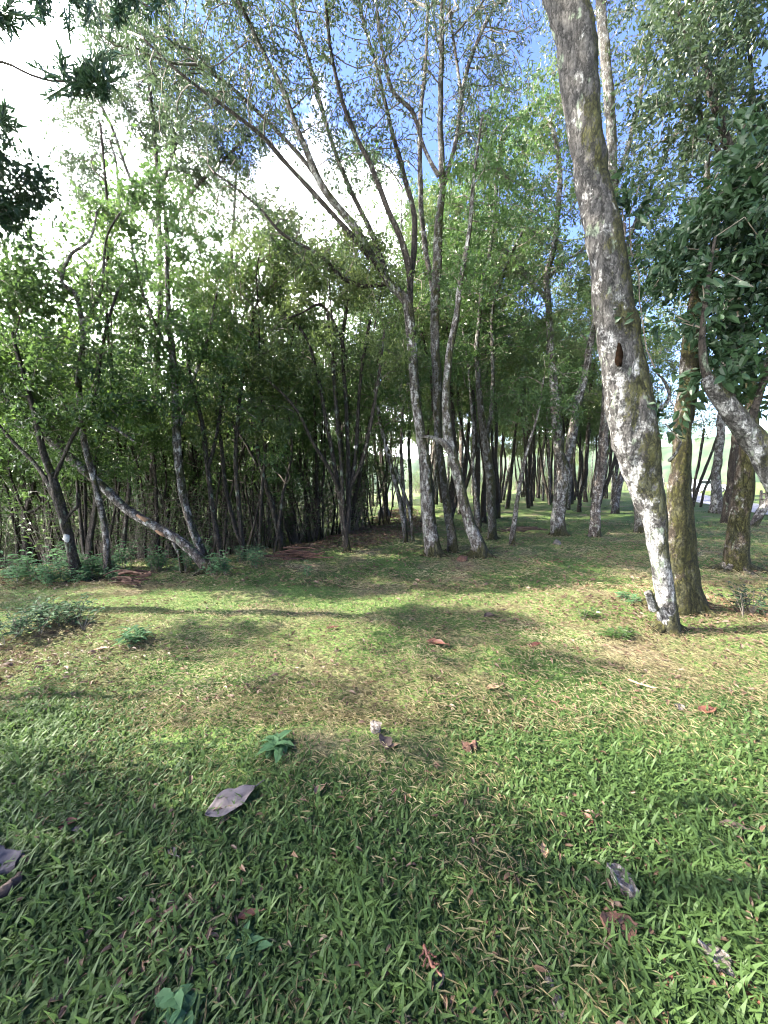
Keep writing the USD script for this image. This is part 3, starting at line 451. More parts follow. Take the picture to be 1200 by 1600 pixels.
tree('tree', 'slender tree with grey-green airy crown against the bright sky at upper left', [
    [(238, 880, 14), (236, 800, 12), (240, 700, 12), (244, 580, 11), (250, 450, 11), (248, 330, 10), (243, 230, 9), (234, 140, 7), (230, 60, 4)],
    [(246, 300, 7), (270, 240, 6, .2), (290, 180, 5, .2), (300, 120, 4, .2)], [(248, 360, 7), (200, 270, 6, -.2), (175, 200, 5, -.2), (150, 150, 4, -.2)], [(250, 390, 7), (300, 300, 6, .2), (350, 250, 5, .3), (390, 210, 4, .3)], [(186, 320, 5, -.2), (182, 260, 4, -.2), (172, 220, 3, -.2)]],
    [(200, 130, 50, 40, 0), (260, 130, 55, 45, 0), (310, 170, 55, 45, .2), (360, 230, 40, 35, .3), (150, 190, 40, 40, -.2), (230, 210, 50, 40, 0), (175, 300, 35, 40, -.2), (300, 260, 50, 40, .2), (120, 200, 35, 40, -.2), (340, 160, 50, 40, .2), (400, 215, 40, 30, .3), (260, 60, 60, 40, .2), (180, 60, 50, 40, 0), (130, 280, 40, 40, -.2)], (19000, .075, .028, LEAF_GREY), BARK_MID, 46, step=.3, D=9.6)
tree('tree', 'tall feathery tree whose crown fills the gap under the cloud left of the middle', [
    [(352, 868, 11), (350, 780, 10), (346, 680, 9), (350, 580, 8), (358, 480, 8), (362, 400, 7), (366, 320, 5), (372, 260, 3)], [(357, 490, 6), (320, 420, 5, .2), (300, 340, 4, .3), (290, 280, 3, .3)], [(361, 420, 5), (410, 360, 4, -.2), (440, 320, 3, -.2)], [(352, 560, 5), (420, 470, 4, .3), (470, 420, 3, .4)]],
    [(370, 300, 45, 40, 0), (300, 300, 50, 40, .3), (430, 340, 45, 35, -.2), (330, 370, 60, 35, .2), (400, 410, 60, 35, 0), (470, 420, 50, 35, .4), (270, 240, 40, 35, .3), (345, 450, 60, 35, 0)], (12000, .075, .028, LEAF_OLIVE), BARK_DARK, 50, D=10.5)
tree('tree', 'small-leaved tree with crooked bare limbs before the white cloud at left', [
    [(168, 905, 14), (165, 840, 12), (150, 760, 11), (130, 680, 10), (122, 600, 10), (130, 520, 9), (118, 460, 8), (96, 440, 7), (110, 400, 6), (140, 375, 5), (150, 330, 3)], [(130, 505, 7), (160, 440, 6), (165, 380, 5), (190, 330, 3)]],
    [(120, 350, 30, 25, 0), (170, 350, 30, 30, .1), (90, 470, 40, 30, 0), (150, 440, 40, 30, .1), (40, 440, 40, 50, 0), (20, 380, 40, 40, .1)], (2600, .07, .028, LEAF), BARK_MID, 47)
tree('tree', 'dark rounded crown hanging into the left edge below the cloud', [
    [(-190, 985, 50), (-180, 850, 44), (-170, 700, 38), (-150, 540, 30), (-110, 420, 22), (-60, 340, 12), (-10, 290, 6)], [(-150, 540, 20), (-170, 400, 16), (-140, 280, 12), (-80, 220, 6), (-10, 215, 3)]],
    [(15, 280, 50, 45, 0), (-50, 280, 60, 60, 0), (5, 330, 35, 25, 0), (-20, 215, 35, 20, 0)], (3600, .06, .026, LEAF_DARK), BARK_MID, 48, D=4.6)
tree('araucaria_tree', 'tree with spiky dark branch tips reaching in over the top left corner', [
    [(-540, 1225, 110), (-520, 800, 96), (-500, 500, 84), (-480, 200, 70), (-470, -100, 56), (-460, -360, 40)],
    [(-478, 160, 16), (-240, 95, 9, .2), (-80, 70, 6, .3), (0, 97, 5, .4), (50, 118, 4.5, .4), (85, 127, 4, .4), (130, 128, 4, .4), (170, 128, 3, .4)],
    [(-471, -60, 16), (-200, -80, 9, .4), (-40, -70, 7, .7), (90, -40, 6, .9), (180, -10, 5, 1), (240, 15, 4, 1)], [(-482, 240, 14), (-200, 190, 8, .2), (-90, 185, 6, .3), (-10, 195, 4, .3)], [(-473, 60, 14), (-200, 10, 8, .1), (-60, 0, 6, .1), (0, 15, 4, .1)]],
    [], None, BARK_DARK, 49, cat='conifer', sides=16)

# needle sprays on the tips of the araucaria
rng = np.random.default_rng(5); ar = stage.GetPrimAtPath('/World/araucaria_tree'); ab = np.array(UsdGeom.XformCommonAPI(ar).GetXformVectors(0)[0])
AD = G(-540, 1225)[1]
def needles(tips, n, L):
    mb = MB()
    for (x, y, d, dx, dy, ln) in tips:
        a, b = P(x, y, AD + d), P(x + dx, y + dy, AD + d); q = a + (b - a) * rng.uniform(0, 1, (n, 1)); q += rng.normal(0, .006, q.shape)
        v = unit(unit(rng.normal(size=(n, 3))) + unit(b - a) * .8); k = rng.uniform(.6, 1.1, n) * L
        mb.add(*leaves(q - ab, v, unit(rng.normal(size=(n, 3))), k, k * .22)); mb.add(*tube(np.array([a, (a + b) / 2, b]) - ab, .006, 4))
    return mb.get()
tips = []
for (x, y, d) in [(100, 126, .4), (115, 128, .4), (128, 126, .4), (140, 128, .4), (152, 127, .4), (162, 130, .4), (170, 129, .4), (0, 196, .3), (-20, 195, .3), (4, 20, .1), (-10, 22, .1)]:
    for k in range(4): tips.append((x, y, d, rng.uniform(-44, 46), rng.uniform(-48, 26), 0))
for k in range(34): tips.append((rng.uniform(60, 270), rng.uniform(-30, 12), .9, rng.uniform(-18, 18), rng.uniform(8, 46), 0))
part('needle_sprays', needles(tips, 30, .06), LEAF_NEEDLE, ar, kind='stuff')
# ------------------------------------------------------------------ forest behind: a few kinds, repeated
def proto_tree(name, seed, h, nst, leaf, bark, crown_from=.42, spread=1.5, lean=.1, ncl=7, r=.075):
    rng = np.random.default_rng(seed); c = klass(name); starts, sdir, A = [], [], []
    for k in range(nst):
        n = 12; z = np.linspace(-.3, h * rng.uniform(.75, 1), n); a = rng.uniform(0, 6.28); ln = rng.uniform(.3, 1.6) * lean
        w = np.cumsum(rng.normal(0, .06, (n, 2)), 0); xy = np.stack([np.cos(a) * z * ln, np.sin(a) * z * ln], 1) * (np.linspace(.3, 1, n)[:, None]) + w + (rng.normal(0, .12, 2) if k else 0)
        p = catmull(np.hstack([xy, z[:, None], (r * rng.uniform(.6, 1) * np.linspace(1, .25, n))[:, None]]), 26)
        part('trunk', tube(p[:, :3], p[:, 3], 9, .12, seed + k, .5), bark, c, True); i = int(26 * crown_from)
        starts += list(p[i::2, :3]); sdir += [np.array([0, 0, 1.0])] * len(p[i::2])
        for q in range(max(1, ncl // nst)):
            b = p[rng.integers(i, 26), :3]; A.append(ellipsoid(rng, b + np.array([*rng.normal(0, spread * .6, 2), rng.uniform(-.3, .6)]), np.array([1, 1, .7]) * rng.uniform(.5, 1) * spread * .62, 34))
    A = np.vstack(A); A = A[A[:, 2] > h * .42]; nodes, par = colonize(np.array(starts), np.array(sdir), A, .36, rng); mb, rad = branch_mesh(nodes, par, len(starts), .007)
    part('branches', mb.get(), TWIG, c, True, kind='stuff')
    thin = nodes[len(starts):][rad[len(starts):] < .02]; foliage(rng, np.vstack([A, thin]), leaf[0], leaf[1], leaf[2], .13, leaf[3], c, np.zeros(3), up=.7)
    return c
KINDS = [proto_tree('forest_tree_kind', 201, 8.5, 1, (5200, .085, .036, LEAF), BARK_MID), proto_tree('forest_tree_kind_b', 202, 7.5, 2, (5200, .085, .036, LEAF_OLIVE), BARK_DARK),
         proto_tree('forest_tree_kind_c', 203, 9.5, 1, (5200, .085, .036, LEAF), BARK_DARK, .5), proto_tree('forest_tree_kind_d', 204, 7.0, 3, (5200, .085, .036, LEAF_OLIVE), BARK_DARK, .5, 1.3, .16),
         proto_tree('forest_tree_kind_e', 205, 10.0, 1, (6500, .09, .036, LEAF_BRIGHT), BARK_PALE, .5), proto_tree('forest_tree_kind_f', 206, 6.0, 2, (5200, .085, .038, LEAF), BARK_DARK, .4, 1.5, .2)]
def proto_sapling(name, seed):
    rg = np.random.default_rng(seed); c = klass(name); sites = []
    for k in range(3):
        z = np.linspace(-.2, rg.uniform(4.2, 6.5), 12); a = rg.uniform(0, 6.28); ln = rg.uniform(.02, .16); xy = np.stack([np.cos(a) * z * ln, np.sin(a) * z * ln], 1) + np.cumsum(rg.normal(0, .05, (12, 2)), 0) + rg.normal(0, .25, 2)
        p = catmull(np.hstack([xy, z[:, None], (rg.uniform(.022, .04) * np.linspace(1, .3, 12))[:, None]]), 22); part('stem', tube(p[:, :3], p[:, 3], 6, .12, k), BARK_DARK, c, True)
        for q in range(7):
            i = rg.integers(7, 21); e = p[i, :3] + [*rg.normal(0, .45, 2), rg.uniform(.1, .6)]; part('twig', tube(catmull(np.array([p[i, :3], (p[i, :3] + e) / 2 + rg.normal(0, .08, 3), e]), 6), np.linspace(.012, .004, 6), 4), TWIG, c); sites.append(e)
    foliage(rg, np.array(sites), 1300, .085, .034, .16, LEAF, c, np.zeros(3)); return c
SAPS = [proto_sapling('sapling_kind', 301), proto_sapling('sapling_kind_b', 302), proto_sapling('sapling_kind_c', 303)]
rng = np.random.default_rng(78); n = 0
while n < 56:
    y = rng.uniform(7.5, 17); x = rng.uniform(-1.05, .12) * y; d = float(edge_dist(x, y))
    if .2 < d < 7:
        n += 1; copy(SAPS[n % 3], 'sapling', (x, y, float(ground(x, y))), rng.uniform(0, 6.28), rng.uniform(.75, 1.2), 'thin dark sapling stems crowding between the trunks at the brow of the slope', 'sapling', 'saplings at the brow of the slope', tuple(rng.normal(0, 5, 2)))
rng = np.random.default_rng(77); placed = []
MADE = {}
KH = [8.5, 7.5, 9.5, 7.0, 10.0, 6.0]
def skyline(px): return np.interp(px, [-400, 0, 120, 200, 330, 470, 620, 700, 860, 1000], [520, 500, 500, 420, 400, 400, 330, 230, 230, 200])
def scatter(n, f, mind, label, group, kinds, smin=.85, smax=1.25, name='forest_tree'):
    got = 0
    for _ in range(n * 30):
        if got >= n: break
        x, y = f(); 
        if any((x - a) ** 2 + (y - b) ** 2 < mind ** 2 for a, b in placed): continue
        s = rng.uniform(smin, smax); kd = kinds[rng.integers(len(kinds))]; g0 = float(ground(x, y))
        s = min(s, (EYE + y * (750 - skyline(600 + 600 * x / y)) / 600 * rng.uniform(.85, 1.02) - g0) / (KH[kd] + .8))
        if s < .45: continue
        placed.append((x, y)); got += 1
        MADE.setdefault(name if group is None else group, []).append((x, y, kd, str(copy(KINDS[kd], name, (x, y, float(ground(x, y))), rng.uniform(0, 6.28), (s, s, s * rng.uniform(.9, 1.15)), label, 'tree', group, tuple(rng.normal(0, 4, 2))).GetPath())))
def slope():
    while True:
        y = rng.uniform(7, 34); x = rng.uniform(-1.25, .2) * y; d = float(edge_dist(x, y))
        if 1.0 < d < 20: return x, y
def flat():
    while True:
        y = 11 + 33 * rng.uniform(0, 1) ** 1.2; x = rng.uniform(.02, .62) * y; d = float(edge_dist(x, y))
        if d < -.4 and not (x / y > .32 and y < 17) and road_dist(x, y) < -4: return x, y
scatter(88, slope, .95, 'slender dark-stemmed tree in the dense stand down the slope at left', 'trees down the slope behind the left edge of the clearing', [0, 1, 2, 3, 3, 5, 5, 4], .8, 1.5)
scatter(84, flat, 1.15, 'slender tree in the shady stand behind the middle of the clearing', 'trees in the stand behind the middle trunks', [0, 1, 1, 3, 4, 2], 1.0, 1.6)
def beyond():
    while True:
        y = rng.uniform(46, 90); x = rng.uniform(.30, 1.25) * y; d = float(road_dist(x, y))
        if d > 13 or d < -8: return x, y
scatter(26, beyond, 3.5, 'leafy tree on the grassy rise beyond the gravel road', 'trees on the rise beyond the road', [0, 1, 2, 4], 1.1, 1.7)
for (x, y, k, s) in [(-6.9, 1.55, 1, .95), (-8.9, 1.3, 3, 1.0), (-9.8, 2.1, 0, .95), (-6.5, 2.5, 3, .95), (-11.5, 6.2, 2, 1.0), (-7.6, .6, 4, .9)]:
    copy(KINDS[k], 'forest_tree', (x, y, float(ground(x, y))), x * 7, s, 'tree standing left of the picture that shades the near grass', 'tree', 'trees left of the view')

ORD = ['nearest', 'second', 'third', 'fourth', 'fifth', 'sixth', 'seventh', 'eighth', 'ninth', 'tenth', 'eleventh', 'twelfth', 'thirteenth', 'fourteenth', 'fifteenth', 'sixteenth', 'seventeenth', 'eighteenth', 'nineteenth', 'twentieth']
STEMS = ['single dark stem', 'twin dark stems', 'tall dark stem', 'three thin stems', 'tall pale stem', 'short twin stems']
MARKS = {'trees down the slope behind the left edge of the clearing': [(30, 'the crooked black trunk at the left edge'), (120, 'the white-patched trunk'), (205, 'the far-leaning trunk'), (300, 'the upright grey-brown trunk'), (375, 'the dark double trunk'), (450, 'the pinkish-brown trunk'), (540, 'the fan-shaped tree'), (620, 'the white-flecked pair of stems')],
         'trees in the stand behind the middle trunks': [(640, 'the left middle trunk'), (720, 'the right middle trunk'), (768, 'the orange-edged trunk'), (812, 'the thin white stem'), (872, 'the Y-shaped tree'), (935, 'the reddish-brown trunk'), (1020, 'the big leaning tree')]}
for gname, marks in MARKS.items():
    rows = {}
    for x, y, kd, pth in sorted(MADE[gname], key=lambda r: r[1]):
        px = 600 + 600 * x / y
        if -40 < px < 1240: rows.setdefault(min(marks, key=lambda m: abs(m[0] - px))[1], []).append((kd, pth))
    for m, row in rows.items():
        for k, (kd, pth) in enumerate(row[:20]): stage.GetPrimAtPath(pth).SetCustomDataByKey('label', f'{ORD[k]} tree back beyond {m}, with {STEMS[kd]}')
row = sorted([(x / y, pth) for x, y, kd, pth in MADE['trees on the rise beyond the road'] if x / y < 1.03])
for k, (u, pth) in enumerate(row[:20]): stage.GetPrimAtPath(pth).SetCustomDataByKey('label', ('leftmost' if k == 0 else ORD[k] + ' from the left') + ' of the leafy trees on the rise beyond the road')

# ------------------------------------------------------------------ grass, straw and leaf litter
rng = np.random.default_rng(31)
def spots(n, d0, d1, p=1.0, spread=1.25):
    d = d0 * (d1 / d0) ** (rng.uniform(0, 1, n) ** p); x = d * rng.uniform(-spread, spread, n); d = d + rng.normal(0, .02, n) ; return x, d
def on_lawn(x, y): return (edge_dist(x, y) < .5) & (np.abs(road_dist(x, y)) > 1.5)
def lushness(x, y):
    p = np.stack([x, y, x * 0], -1); return meshkit.fbm(p * .9, 4, 21) + .25 * np.clip((2.4 - y) / 1.5, -.25, .8) + .1 * np.clip(y / 10 - .5, 0, .5)
def blades(x, y, hgt, wid, lay, bend=.5):
    n = len(x); z = ground(x, y); a = rng.uniform(0, 6.28, n); out = np.stack([np.cos(a), np.sin(a), 0 * a], 1); tilt = rng.uniform(.15, lay, n)[:, None]
    u = np.array([0, 0, 1.0]); s = np.stack([-np.sin(a), np.cos(a), 0 * a], 1); d0 = unit(out * np.sin(tilt) + u * np.cos(tilt)); t2 = tilt + bend * rng.uniform(.4, 1.5, (n, 1)); d1 = out * np.sin(t2) + u * np.cos(t2)
    b = np.stack([x, y, z - .004], 1); h = hgt[:, None]; w = wid[:, None]
    m = b + d0 * h * .5; tip = m + d1 * h * .5
    v = np.stack([b - s * w * .3, b + s * w * .3, m + s * w * .5, m - s * w * .5, tip], 1).reshape(-1, 3)
    f = (np.array([[0, 1, 2], [0, 2, 3], [3, 2, 4]])[None] + (np.arange(n) * 5)[:, None, None]).reshape(-1, 3); return v, f
g = MB()
for (n, d0, d1, h, w, lush) in [(80000, .75, 2.6, .045, .0055, 0), (38000, .75, 2.4, .072, .0118, 1), (110000, 2.3, 5.5, .036, .006, 0), (14000, 2.2, 4.5, .055, .0095, 1), (110000, 5.2, 13, .045, .013, 0), (30000, 12, 45, .07, .04, 0)]:
    x, y = spots(n, d0, d1); L = lushness(x, y); k = on_lawn(x, y) & (L > rng.uniform(.26, .56, n) + .10 * lush); x, y, L = x[k], y[k], L[k]
    hh = h * rng.uniform(.5, 1.35, len(x)) * np.clip(.55 + 1.1 * (L - .35), .5, 1.4)
    g.add(*blades(x, y, hh, w * rng.uniform(.6, 1.3, len(x)), 1.5 if lush else 1.45, .75))
tag(usdkit.mesh(stage, path('grass'), g.get(), GRASS).GetPrim(), 'short broad-bladed green grass covering the clearing', 'grass', kind='stuff')
g = MB()
for (n, d0, d1, h, w) in [(30000, .75, 2.4, .045, .0036), (90000, 2.2, 5.5, .042, .0042), (60000, 5.2, 14, .065, .010)]:
    x, y = spots(n, d0, d1); L = lushness(x, y); k = on_lawn(x, y) & (L < rng.uniform(.36, .78, n)); x, y = x[k], y[k]
    z = ground(x, y) + rng.uniform(.004, .035, len(x)); a = rng.uniform(0, 6.28, len(x)); d = np.stack([np.cos(a), np.sin(a), rng.normal(0, .3, len(x))], 1)
    hh = h * rng.uniform(.4, 1.7, len(x)); g.add(*leaves(np.stack([x, y, z], 1), d, unit(np.stack([rng.normal(0, .4, len(x)), rng.normal(0, .4, len(x)), np.ones(len(x))], 1)), hh, w * rng.uniform(.6, 1.5, len(x))))
tag(usdkit.mesh(stage, path('dry_grass'), g.get(), STRAW).GetPrim(), 'pale dry straw and cut blades lying among the grass', 'dry grass', kind='stuff')
g = MB()
for (n, d0, d1, h) in [(900, .75, 2.6, .028), (3200, 2.4, 5.5, .035), (4500, 5.2, 14, .06)]:
    x, y = spots(n, d0, d1); k = (edge_dist(x, y) < 2) & (np.abs(road_dist(x, y)) > 2); x, y = x[k], y[k]; n = len(x)
    z = ground(x, y) + rng.uniform(.008, .035, n); a = rng.uniform(0, 6.28, n); d = np.stack([np.cos(a), np.sin(a), rng.normal(0, .3, n)], 1)
    hh = h * rng.uniform(.5, 1.7, n); g.add(*leaves(np.stack([x, y, z], 1), d, unit(np.stack([rng.normal(0, .5, n), rng.normal(0, .5, n), np.ones(n)], 1)), hh, hh * rng.uniform(.2, .5, n), True, .3, .35))
x = rng.uniform(-2.6, 1.6, 9000); y = rng.uniform(8, 21, 9000); e = edge_dist(x, y); k = (e > -1.3) & (e < 1.2); x, y = x[k], y[k]
x2, y2 = np.concatenate([rng.normal(3.6, 1.3, 2600), rng.normal(-.72, .13, 420), rng.normal(1.0, .2, 160), rng.normal(-3.3, .5, 500)]), np.concatenate([rng.normal(4.3, .55, 2600), rng.normal(1.12, .13, 420), rng.normal(1.35, .2, 160), rng.normal(3.1, .25, 500)]); x, y = np.concatenate([x, x2]), np.concatenate([y, y2]); n = len(x); a = rng.uniform(0, 6.28, n)
hh = np.where(y > 7, .10, np.where(y < 2, .032, .055)) * rng.uniform(.5, 1.5, n); g.add(*leaves(np.stack([x, y, ground(x, y) + rng.uniform(.005, .03, n)], 1), np.stack([np.cos(a), np.sin(a), rng.normal(0, .25, n)], 1), unit(np.stack([rng.normal(0, .4, n), rng.normal(0, .4, n), np.ones(n)], 1)), hh, hh * rng.uniform(.15, .5, n), True, .3, .3))
tag(usdkit.mesh(stage, path('leaf_litter'), g.get(), DEAD).GetPrim(), 'small dead brown leaves strewn thinly over the clearing', 'dead leaves', kind='stuff')

# ------------------------------------------------------------------ marks on trunks
def on_trunk(px, py, prim):
    """Nearest trunk surface point along the line of sight through a photo pixel, and its outward direction."""
    base = np.array(UsdGeom.XformCommonAPI(prim).GetXformVectors(0)[0]); v = np.array(UsdGeom.Mesh(stage.GetPrimAtPath(str(prim.GetPath()) + '/trunk')).GetPointsAttr().Get()) + base
    r = unit(ray(px, py)); w = v - CAM; t = w @ r; d = np.linalg.norm(w - t[:, None] * r, axis=1); near = np.argsort(d)[:14]; k = near[np.argmin(t[near])]
    return CAM + r * t[k], base
def blot(px, py, prim, rx, rz, mat, name, tilt=0.0, seed=0, up=None):
    """A crust or a painted dark slot, a few millimetres thick, that hugs the bark."""
    p, base = on_trunk(px, py, prim); m = trimesh.creation.icosphere(3); v = m.vertices.copy(); n = meshkit.fbm(v * 2.2 + seed, 3, seed)[:, None]
    v = v * (.7 + .6 * n) * [rx, .010, rz]; c, s_ = math.cos(tilt), math.sin(tilt); v[:, [0, 2]] = np.stack([v[:, 0] * c - v[:, 2] * s_, v[:, 0] * s_ + v[:, 2] * c], 1)
    v[:, 1] += .55 * v[:, 0] ** 2 / max(rx, .02); a = -math.atan2(p[0], p[1]); v[:, [0, 1]] = np.stack([v[:, 0] * math.cos(a) - v[:, 1] * math.sin(a), v[:, 0] * math.sin(a) + v[:, 1] * math.cos(a)], 1)
    return part(name, (v + p - base, m.faces), mat, prim, True)
SLOT_SHADE = usdkit.material(stage, '/World/Looks/bark_scar', {'tc': ('texture_coordinate', {}), 'n': ('noise_texture', {'scale': 30.0, 'detail': 4.0}), 'r': ('rgb_ramp', {'ramp': [(.3, (.002, .0015, .001)), (.7, (.010, .006, .004))]}), 'd': ('diffuse_bsdf', {})}, [('tc.object', 'n.vector'), ('n.fac', 'r.fac'), ('r.color', 'd.color')], surface='d.BSDF')  # near-black colour stands in for the shade inside a slot in the trunk
PATCH = flat_mat('white_paper', (.16, .16, .155), (.26, .26, .25), 12)
LICHEN = flat_mat('lichen_disc', (.10, .125, .095), (.19, .215, .175), 40, .9, .5)
PEEL = flat_mat('peeled_wood', (.10, .055, .032), (.20, .12, .07), 14, .8, .4)
big = stage.GetPrimAtPath('/World/tree'); lean = stage.GetPrimAtPath('/World/tree_026'); dk = stage.GetPrimAtPath('/World/tree_028')
blot(967, 555, big, .034, .10, SLOT_SHADE, 'bark_scar', .06, 1); 
blot(228, 813, lean, .15, .032, PEEL, 'peeled_patch', -.62, 5); blot(252, 834, lean, .10, .026, PEEL, 'peeled_patch', -.62, 6); blot(105, 841, dk, .05, .055, PATCH, 'white_patch', .15, 7)

def roots(idx, n, r, ln, seed, mat):
    prim = stage.GetPrimAtPath('/World/tree' + (f'_{idx:03d}' if idx else '')); b = np.array(UsdGeom.XformCommonAPI(prim).GetXformVectors(0)[0]); rg = np.random.default_rng(seed)
    for k in range(n):
        a = 6.28 * k / n + rg.uniform(-.4, .4); L = ln * rg.uniform(.6, 1.3); t = np.linspace(0, 1, 9); w = a + np.cumsum(rg.normal(0, .10, 9)); xy = np.stack([np.cos(w), np.sin(w)], 1) * (t * L)[:, None] + np.array([math.cos(a), math.sin(a)]) * r * .25
        z = ground(b[0] + xy[:, 0], b[1] + xy[:, 1]) - b[2] + r * 1.1 * (1 - t) ** 3.2 - r * .18 - .02 * t
        part('root', tube(np.hstack([xy, z[:, None]]), r * (.50 * (1 - t) ** .8 + .05) * rg.uniform(.7, 1.1), 9, .2, seed + k), mat, prim, True)
for i_, n_, r_, l_, m_ in [(0, 5, .11, .35, BARK_MOSS), (1, 7, .22, .55, BARK_MOSS), (3, 7, .16, .65, BARK_PALE), (7, 6, .15, .42, BARK_MOSS), (8, 5, .10, .3, BARK_PALE), (9, 6, .16, .45, BARK_MOSS), (10, 5, .12, .35, BARK_PALE), (11, 7, .2, .55, BARK_MOSS), (12, 5, .13, .35, BARK_MID), (18, 5, .08, .3, BARK_DARK), (26, 6, .13, .4, BARK_MID), (28, 5, .11, .35, BARK_DARK)]: roots(i_, n_, r_, l_, 40 + i_, m_)

# ------------------------------------------------------------------ low plants
rng = np.random.default_rng(91)
def rosette(mb, lf, rng, c, n, h, L, W, spread=.6):
    for k in range(n):
        a = rng.uniform(0, 6.28); o = np.array([math.cos(a), math.sin(a), 0]); top = np.asarray(c) + o * h * spread * rng.uniform(.2, 1) + [0, 0, h * rng.uniform(.6, 1.1)]
        mid = (np.asarray(c) + top) / 2 + o * -.05 * h; mb.add(*tube(catmull(np.array([c, mid, top]), 6), np.linspace(.004, .002, 6), 4)); m = rng.integers(5, 9)
        t = np.linspace(.35, 1, m)[:, None]; q = np.asarray(c) + (top - c) * t; ang = a + np.arange(m) * 2.4
        d = np.stack([np.cos(ang), np.sin(ang), rng.uniform(.05, .7, m)], 1); kk = rng.uniform(.7, 1.2, m); lf.append((q, d, unit(np.array([0, 0, 1.0]) + rng.normal(0, .3, (m, 3))), L * kk, W * kk))
def plant(prim, seed, n, h, L, W, mat, spread=.6, bed=.1, off=(0, 0, 0)):
    r = np.random.default_rng(seed); mb, lf = MB(), []
    for k in range(max(1, n // 4)): rosette(mb, lf, r, np.array([*r.normal(0, bed, 2), -.02]), 4, h * r.uniform(.7, 1.1), L, W, spread)
    part('stem', mb.get(off), TWIG, prim); q = [np.concatenate(x) for x in zip(*lf)]; part('foliage', leaves(*q, True, .25), mat, prim, kind='stuff'); return prim
hk = [klass('herb_kind'), klass('herb_kind_b')]; plant(hk[0], 1, 16, .34, .10, .04, HERB, .7, .14); plant(hk[1], 2, 20, .45, .09, .036, HERB, .6, .2)
for k in range(34):
    px = rng.uniform(10, 420); q = G(px, np.interp(px, [0, 130, 290, 420], [902, 896, 888, 866]) + rng.normal(0, 6) + rng.uniform(-8, 14)); s_ = rng.uniform(.5, 1.1)
    copy(hk[k % 2], 'herb', q, rng.uniform(0, 6.28), s_, 'pale green leafy herb growing along the shady left edge of the clearing', 'herb', 'herbs along the left edge of the clearing')
hs_ = sorted([(lambda b: (b[0] / b[1], p))(np.array(UsdGeom.XformCommonAPI(p).GetXformVectors(0)[0])) for p in stage.GetPrimAtPath('/World').GetChildren() if p.GetName().split('_')[0] == 'herb' and p.IsA(UsdGeom.Xform)], key=lambda r: r[0])
for k, (u, p) in enumerate(hs_[:20]): p.SetCustomDataByKey('label', ('leftmost' if k == 0 else ORD[k] + ' from the left') + ' of the pale herbs along the left edge of the clearing')
sk = klass('shrub_kind'); plant(sk, 5, 56, 1.5, .11, .05, LEAF_BRIGHT, .75, .5); sk2 = klass('shrub_kind_b'); plant(sk2, 6, 90, 1.9, .10, .045, LEAF, .6, .6)
n = 0
while n < 72:
    y = rng.uniform(8, 26); x = rng.uniform(-1.15, .1) * y
    if 1.6 < float(edge_dist(x, y)) < 15:
        n += 1; copy(sk if n % 3 == 0 else sk2, 'shrub', (x, y, float(ground(x, y))), rng.uniform(0, 6.28), rng.uniform(.6, 1.5), 'leafy shrub glimpsed between the dark stems down the slope', 'shrub', 'shrubs below the trees on the slope')
n = 0
while n < 44:
    y = rng.uniform(38, 62); x = rng.uniform(.04, .62) * y
    if road_dist(x, y) < -5:
        n += 1; copy(sk2 if n % 2 else sk, 'shrub', (x, y, float(ground(x, y))), rng.uniform(0, 6.28), rng.uniform(1.2, 2.0), 'bush closing off the far end of the clearing behind the stand', 'shrub', 'bushes at the far end of the clearing')
def one(name, label, px, py, cat, n, h, L, W, mat, seed, spread=.6, bed=.05):
    q = G(px, py); return plant(thing(name, label, cat, q), seed, n, h, L, W, mat, spread, bed)
one('seedling', 'pale upright seedling standing alone on the lawn before the dark stems', 478, 905, 'plant', 8, .27, .085, .03, HERB, 11, .35, .03)
one('weed', 'light green broad-leaved weed on the grass left of the picture centre', 430, 1172, 'plant', 4, .07, .10, .05, HERB, 12, 1.0, .01)
one('weed', 'round-leaved weed in the grass at the bottom left', 272, 1556, 'plant', 4, .05, .055, .042, HERB, 13, 1.0, .015)
one('weed', 'small dark weed with pointed leaves at the bottom, left of the picture centre', 375, 1500, 'plant', 4, .05, .07, .03, HERB, 17, 1.0, .015)
one('bush', 'low dark-leaved bush at the left edge of the clearing', 66, 985, 'bush', 90, .30, .07, .03, LEAF_MATT, 14, .8, .15)
one('weed', 'low spreading weed with narrow grey leaves right of the dark bush at left', 225, 1003, 'plant', 12, .14, .12, .03, HERB, 15, 1.2, .08)
one('bush', 'small dark-leaved bush at the right edge beside the big trunks', 1192, 962, 'bush', 36, .34, .06, .028, LEAF_DARK, 16, .8, .15)
one('weed', 'patch of green weeds on the dry ground left of the big leaning tree', 945, 985, 'plant', 24, .10, .08, .025, LEAF, 18, 1.0, .16)
one('weed', 'tuft of fresh green weeds against the foot of the big leaning tree', 985, 942, 'plant', 16, .14, .08, .025, HERB, 19, .8, .12)

# ------------------------------------------------------------------ things lying on the grass
M_GREY = flat_mat('dead_leaf_grey', (.040, .033, .034), (.085, .073, .077), 14, .85, .4); M_RED = flat_mat('dead_leaf_red', (.035, .014, .010), (.12, .045, .028), 16, .6, .3)
M_TAN = flat_mat('dead_leaf_tan', (.11, .065, .04), (.24, .165, .10), 14, .6, .3); M_BARK = flat_mat('bark_piece', (.022, .012, .009), (.085, .042, .028), 30, .9, .8); M_WHITE = flat_mat('lichen_crust', (.02, .016, .012), (.19, .18, .17), 70, .9, .8, (.07, .06, .052)); M_DARK = flat_mat('dark_wood', (.018, .013, .011), (.07, .05, .04), 22, .9, .8)
def size_at(px, py): q = G(px, py); return q, cam_depth(q) / FPX
def turn(v, yaw, pitch=0.0, roll=0.0):
    m = trimesh.transformations.euler_matrix(roll, pitch, yaw)[:3, :3]; return v @ m.T
